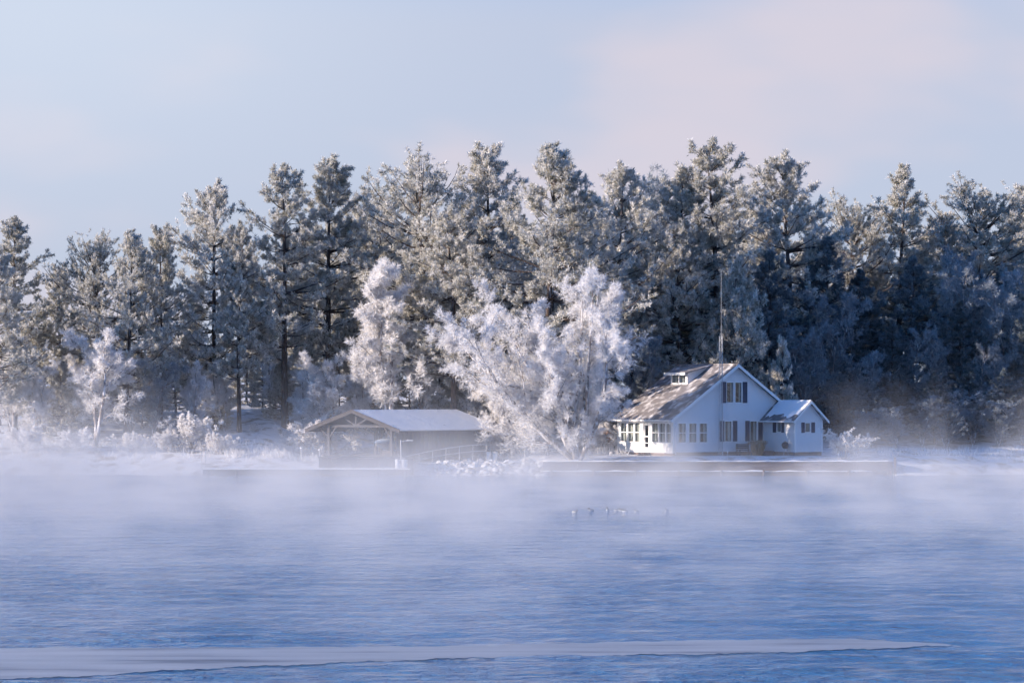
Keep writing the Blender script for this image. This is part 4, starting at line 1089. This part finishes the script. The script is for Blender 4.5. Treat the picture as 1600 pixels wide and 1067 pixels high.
for i in range(nd):
    a = d0 + (d1 - d0) * i / nd; b_ = d0 + (d1 - d0) * (i + 1) / nd
    m = MB(); m.box(a + .005, b_ - .005, -3.02, -.75, .464, .50 + .006 * (i % 3)); m.build('plank', M['wood_grey'], dk)
m = MB(); k = 44; rings = []
for i in range(k + 1):
    x = d0 + .05 + (d1 - d0 - .1) * i / k; e = .05 + .02 * math.sin(i * 2.1) + rg.uniform(0, .02)
    rings.append([(x, -2.98, .51), (x, -2.95, .51 + e), (x, -1.8, .52 + e), (x, -.8, .51 + e * 1.4), (x, -.76, .51)])
m.rings(rings); m.build('snow', M['snow'], dk, False)
for i in range(8):
    x = d0 + .4 + (d1 - d0 - .8) * i / 7
    m = MB(); m.tube([(x, -3.12, -1.2), (x, -3.12, .40)], .10, 8); m.build('pile', M['wood_grey'], dk)
m = MB(); m.box(d0, d0 + .05, -2.94, -.76, .08, .46); m.build('end_board', M['wood_grey'], dk)
# two white bins by the dock end, two cans by the ramp
def bin_(px, y, z, r, h, label, grp):
    x = X_at(px, y); t = thing('white_bin', label, 'bin', (x, y, z), 0, grp)
    m = MB(); m.lathe([(r * .85, 0), (r * .9, .03), (r * .98, h * .6), (r, h - .03)], n=16); m.build('body', M['barrel'], t, True)
    m = MB(); m.lathe([(r * 1.08, h - .03), (r * 1.1, h + .02), (r * .9, h + .06), (.02, h + .08)], n=16); m.build('lid', M['barrel'], t, True)
bin_(621.5, -1.6, .55, .20, .62, 'left of two white bins at the end of the dock', 'white bins on the dock')
bin_(631, -1.5, .55, .26, .60, 'wider right one of two white bins at the end of the dock', 'white bins on the dock')
for px, lab in ((763.5, 'left of two white cans at the top of the boathouse ramp'), (773.5, 'right of two white cans at the top of the boathouse ramp')):
    x = X_at(px, 4.2); bin_(px, 4.2, gz(x, 4.2) - .02, .19, .72, lab, 'white cans at the ramp')
# lamp post with a horizontal arm
x = X_at(626.5, -1.3)
lp = thing('dock_lamp', 'lamp post with a horizontal arm on the dock beside the boathouse', 'lamp post', (x, -1.3, .5), 0)
m = MB(); m.tube([(0, 0, 0), (0, 0, 2.15)], .055, 8); m.build('post', M['wood_pale'], lp)
m = MB(); m.tube([(0, 0, 2.02), (.25, 0, 2.08), (.7, 0, 2.12)], .03, 8); m.build('arm', M['wood_pale'], lp)
m = MB(); m.rings([[(xx, -ww, 2.07), (xx, ww, 2.07), (xx, ww * .8, 2.17), (xx, -ww * .8, 2.17)] for xx, ww in ((.42, .06), (.5, .11), (.85, .10), (.9, .05))]); m.build('lamp_head', M['wood_pale'], lp)
m = MB(); m.tube([(0, 0, .95), (-.18, -.05, .98), (-.22, -.05, 1.15)], .03, 8); m.build('hook', M['steel'], lp)
# ramp handrail
hr = thing('ramp_railing', 'pale two-bar handrail rising beside the boathouse wall', 'railing', (0, 0, 0))
pts = []
for i in range(7):
    f = i / 6; px = 634 + (760 - 634) * f; y = .1 + 3.6 * f; x = X_at(px, y); z = max(gz(x, y), .55 + .65 * f)
    top = Z_at(713 - 19 * (1 - (1 - f) ** 1.6), y); pts.append((x, y, z, top))
    m = MB(); m.tube([(x, y, z - .3), (x, y, top)], .03, 6); m.build('post', M['wood_pale'], hr)
for dz in (0, -.48):
    m = MB(); m.tube([(x, y, t_ + dz) for x, y, z, t_ in pts], .035, 6); m.build('rail', M['wood_pale'], hr)
# signpost and picnic table on the lawn by the rocks
x = X_at(820, 4.0)
t = thing('sign_post', 'thin post with a small crossbar near the boulders', 'post', (x, 4.0, gz(x, 4.0) - .1), 0)
m = MB(); m.tube([(0, 0, 0), (0, 0, 1.05)], .035, 6); m.build('post', M['wood_pale'], t)
m = MB(); m.box(-.32, .12, -.03, .03, .92, 1.02); m.build('crossbar', M['wood_pale'], t)
m = MB(); m.box(-.34, .14, -.05, .05, 1.022, 1.06); m.build('snow', M['snow'], t)
x = X_at(868, 6.5)
t = thing('picnic_table', 'snow-dusted picnic table under the big white tree', 'table', (x, 6.5, gz(x, 6.5)), R(8))
for i in range(5):
    m = MB(); m.box(-.85, .85, -.36 + .145 * i, -.23 + .145 * i, .70, .74); m.build('top_plank', M['wood_grey'], t)
for s in (-1, 1):
    m = MB(); m.box(-.85, .85, s * .68 - .13, s * .68 + .13, .42, .46); m.build('seat_plank', M['wood_grey'], t)
    m = MB(); m.box(-.83, .83, s * .68 - .11, s * .68 + .11, .462, .50); m.build('seat_snow', M['snow'], t)
    for r_ in (-1, 1):
        m = MB(); m.beam((s * .6, r_ * .55, 0), (s * .6, r_ * .2, .69), .07); m.build('leg', M['wood_grey'], t)
    m = MB(); m.beam((s * .52, -.72, .38), (s * .52, .72, .38), .06); m.build('crossbeam', M['wood_grey'], t)
m = MB(); m.box(-.82, .82, -.34, .34, .742, .785); m.build('snow', M['snow'], t)

# frosted weeds along the snowy bank
rg2 = np.random.default_rng(77)
n = 9000
wx = np.concatenate([rg2.uniform(X_at(350, 3), X_at(500, 3), n // 3), rg2.uniform(-45, -17, n // 3), rg2.uniform(28.5, 46, n // 6), rg2.uniform(-4, 9, n // 6)])
wy = np.concatenate([rg2.normal(4.4, .8, n // 3), rg2.uniform(3, 12, n // 3), rg2.uniform(5, 14, n // 6), rg2.uniform(8, 13, n // 6)])
cl = vnoise(wx, wy, 1.1, 7) + rg2.normal(0, .4, len(wx))
k = cl > 0.1
wx, wy = wx[k], wy[k]; n = len(wx)
d = norm(np.stack([rg2.normal(0, .35, n), rg2.normal(0, .35, n), np.ones(n)], -1))
v, q = blades(np.stack([wx, wy, ground(wx, wy) - .03], -1), d, rg2.uniform(.2, .75, n), np.full(n, .05), rg2)
wd = link('frosted_weeds', np_mesh('frosted_weeds', v, [q], M['twig'], np.repeat(rg2.uniform(.5, 1, n), 4)), None)
tag(wd, 'frosted weeds and grass stalks along the snowy shore', 'weeds', kind='stuff')

# ------------------------------------------------------------------ ducks
def duck_mat(name, body, head, breast):
    m, n, l, out = new_mat(name)
    b = n.new('ShaderNodeBsdfPrincipled'); l.new(b.outputs[0], out.inputs['Surface']); b.inputs['Roughness'].default_value = .6
    t = n.new('ShaderNodeTexCoord'); s = n.new('ShaderNodeSeparateXYZ'); l.new(t.outputs['Object'], s.inputs[0])
    def ramp(o, a, c):
        r = n.new('ShaderNodeMapRange'); r.inputs['From Min'].default_value = a; r.inputs['From Max'].default_value = c; l.new(o, r.inputs['Value']); return r.outputs[0]
    m1 = n.new('ShaderNodeMix'); m1.data_type = 'RGBA'; m1.inputs['A'].default_value = breast + (1,); m1.inputs['B'].default_value = body + (1,)
    l.new(ramp(s.outputs['Z'], .085, .115), m1.inputs['Factor'])
    m2 = n.new('ShaderNodeMix'); m2.data_type = 'RGBA'; m2.inputs['B'].default_value = head + (1,)
    l.new(ramp(s.outputs['Z'], .175, .19), m2.inputs['Factor']); l.new(m1.outputs['Result'], m2.inputs['A']); l.new(m2.outputs['Result'], b.inputs['Base Color'])
    return m
DM = [duck_mat('dark_headed_duck', (.05, .05, .055), (.02, .025, .025), (.66, .66, .65)), duck_mat('brown_headed_duck', (.12, .115, .12), (.10, .06, .045), (.5, .5, .5))]
def duck_mesh(up, alert):
    sp = [((-.24, .075), .012), ((-.21, .07), .035), ((-.13, .05), .085), ((-.02, .04), .108), ((.08, .045), .10), ((.135, .075), .07), ((.15, .12), .045), ((.152, .16 + up), .036), ((.162, .195 + up), .046), ((.185, .222 + up), .050), ((.215, .215 + up), .038), ((.24, .203 + up), .020), ((.285, .192 + up), .012), ((.295, .19 + up), .004)]
    pts = [Vector((x, 0, z)) for (x, z), r_ in sp]; rad = [r_ for _, r_ in sp]; rings = []
    for i, p in enumerate(pts):
        d = (pts[min(i + 1, len(pts) - 1)] - pts[max(i - 1, 0)]).normalized(); a = Vector((0, 1, 0)); c = d.cross(a).normalized()
        wide = 1.0 if i > 5 else 1.08
        if i >= 12: wide = 1.6
        rings.append([p + a * (math.cos(t) * rad[i] * wide) + c * (math.sin(t) * rad[i] * .95) for t in [2 * math.pi * k / 12 for k in range(12)]])
    m = MB(); m.rings(rings); return m
for px, py, hd, up, mt, lab in ((898, 798.5, -30, 0, 1, 'leftmost duck on the water, resting low with pale flank'), (923.5, 796, 200, 0, 1, 'small duck second from the left of the row'),
        (949.5, 795.5, -100, .05, 0, 'upright duck with dark head and bright white breast'), (964, 796, 10, -.03, 1, 'low dark duck right of the upright duck'),
        (976, 797.5, 170, 0, 0, 'dark-headed duck fourth from the right of the row'), (995, 798, 215, .01, 0, 'dark-headed duck third from the right, facing left'), (971, 796.4, 0, -.03, 1, 'low brown duck in the middle of the tight trio'), (1042, 796.5, 230, .01, 0, 'lone duck farthest right on the water')):
    dist = CAM_Z * FPX / (py + 1.5 - HORIZ)
    o = duck_mesh(up, 0).build('duck', DM[mt], None, True)
    o.location = ((px - 800) / FPX * dist, dist + CAM_Y, -.02); o.rotation_euler = (0, 0, R(hd)); o.scale = (.68, .68, .68)
    tag(o, lab, 'duck', 'ducks swimming on the lake')

# ------------------------------------------------------------------ morning mist over the water
MIST = 0.048
MX0, MX1, MY0, MY1, MZ0, MZ1 = -62.0, 62.0, -176.0, 16.0, 0.12, 9.5
def mist_nodes():
    ng = bpy.data.node_groups.new('mist_field', 'GeometryNodeTree')
    ng.interface.new_socket('Geometry', in_out='INPUT', socket_type='NodeSocketGeometry')
    ng.interface.new_socket('Geometry', in_out='OUTPUT', socket_type='NodeSocketGeometry')
    n, l = ng.nodes, ng.links
    out = n.new('NodeGroupOutput')
    vc = n.new('GeometryNodeVolumeCube')
    vc.inputs['Min'].default_value = (MX0, MY0, MZ0); vc.inputs['Max'].default_value = (MX1, MY1, MZ1)
    vc.inputs['Resolution X'].default_value = 260; vc.inputs['Resolution Y'].default_value = 196; vc.inputs['Resolution Z'].default_value = 44
    pos = n.new('GeometryNodeInputPosition'); s = n.new('ShaderNodeSeparateXYZ'); l.new(pos.outputs[0], s.inputs[0])
    def math_(op, a, b=None):
        q = n.new('ShaderNodeMath'); q.operation = op
        for i, v in enumerate((a, b)):
            if v is None: continue
            if isinstance(v, (int, float)): q.inputs[i].default_value = v
            else: l.new(v, q.inputs[i])
        return q.outputs[0]
    def rng_(v, a, b, c, d):
        q = n.new('ShaderNodeMapRange'); q.interpolation_type = 'SMOOTHSTEP'
        for nm, x in (('From Min', a), ('From Max', b), ('To Min', c), ('To Max', d)): q.inputs[nm].default_value = x
        l.new(v, q.inputs['Value']); return q.outputs[0]
    def noise(scale, st, det):
        vm = n.new('ShaderNodeVectorMath'); vm.operation = 'MULTIPLY'; vm.inputs[1].default_value = st; l.new(pos.outputs[0], vm.inputs[0])
        z = n.new('ShaderNodeTexNoise'); z.inputs['Scale'].default_value = scale; z.inputs['Detail'].default_value = det
        l.new(vm.outputs[0], z.inputs['Vector']); return z.outputs[0]
    X, Y, Z = s.outputs
    # depth of the layer: lumpy, rising in banks at either end of the shore
    h = rng_(noise(.05, (1, .6, 0.0), 1), .35, .7, .40, 1.25)
    h = math_('ADD', h, rng_(noise(.11, (1, .7, .12), 3), .50, .76, 0, 3.8))
    h = math_('ADD', h, math_('ADD', rng_(X, -15, -40, 0, 3.6), math_('ADD', rng_(X, 32, 43, 0, 4.6), math_('MULTIPLY', rng_(X, -24, -13, 0, 1.2), rng_(X, -4, 5, 1, 0)))))
    fall = math_('EXPONENT', math_('MULTIPLY', math_('POWER', math_('DIVIDE', Z, h), 1.6), -1))
    wisp = rng_(noise(.27, (1, .45, 1.1), 4), .38, .66, .08, 1.8)
    reach = math_('MULTIPLY', rng_(Y, -176, -34, 0.0, 1), rng_(Y, -2, 4, 1, .05))
    d = math_('MULTIPLY', math_('MULTIPLY', fall, wisp), math_('MULTIPLY', reach, MIST))
    d = math_('MULTIPLY', d, rng_(Z, 6, 9.4, 1, 0))
    d = math_('MULTIPLY', d, math_('MULTIPLY', rng_(X, MX0, MX0 + 6, 0, 1), rng_(X, MX1 - 6, MX1, 1, 0)))
    l.new(d, vc.inputs['Density'])
    sm = n.new('GeometryNodeSetMaterial'); l.new(vc.outputs[0], sm.inputs['Geometry']); sm.inputs['Material'].default_value = MISTM
    l.new(sm.outputs[0], out.inputs[0])
    return ng
MISTM, n_, l_, out_ = new_mat('mist_volume')
pv = n_.new('ShaderNodeVolumePrincipled'); l_.new(pv.outputs[0], out_.inputs['Volume'])
pv.inputs['Color'].default_value = (0.77, 0.78, 0.80, 1); pv.inputs['Density'].default_value = 1.0; pv.inputs['Anisotropy'].default_value = 0.0
MISTM.cycles.volume_step_rate = 12.0
m = MB(); m.box(MX0, MX1, MY0, MY1, MZ0, MZ1)
ms = m.build('mist', MISTM)
md = ms.modifiers.new('mist_field', 'NODES'); md.node_group = mist_nodes()
tag(ms, 'pale morning mist lying over the water along the shore', 'mist', kind='stuff')
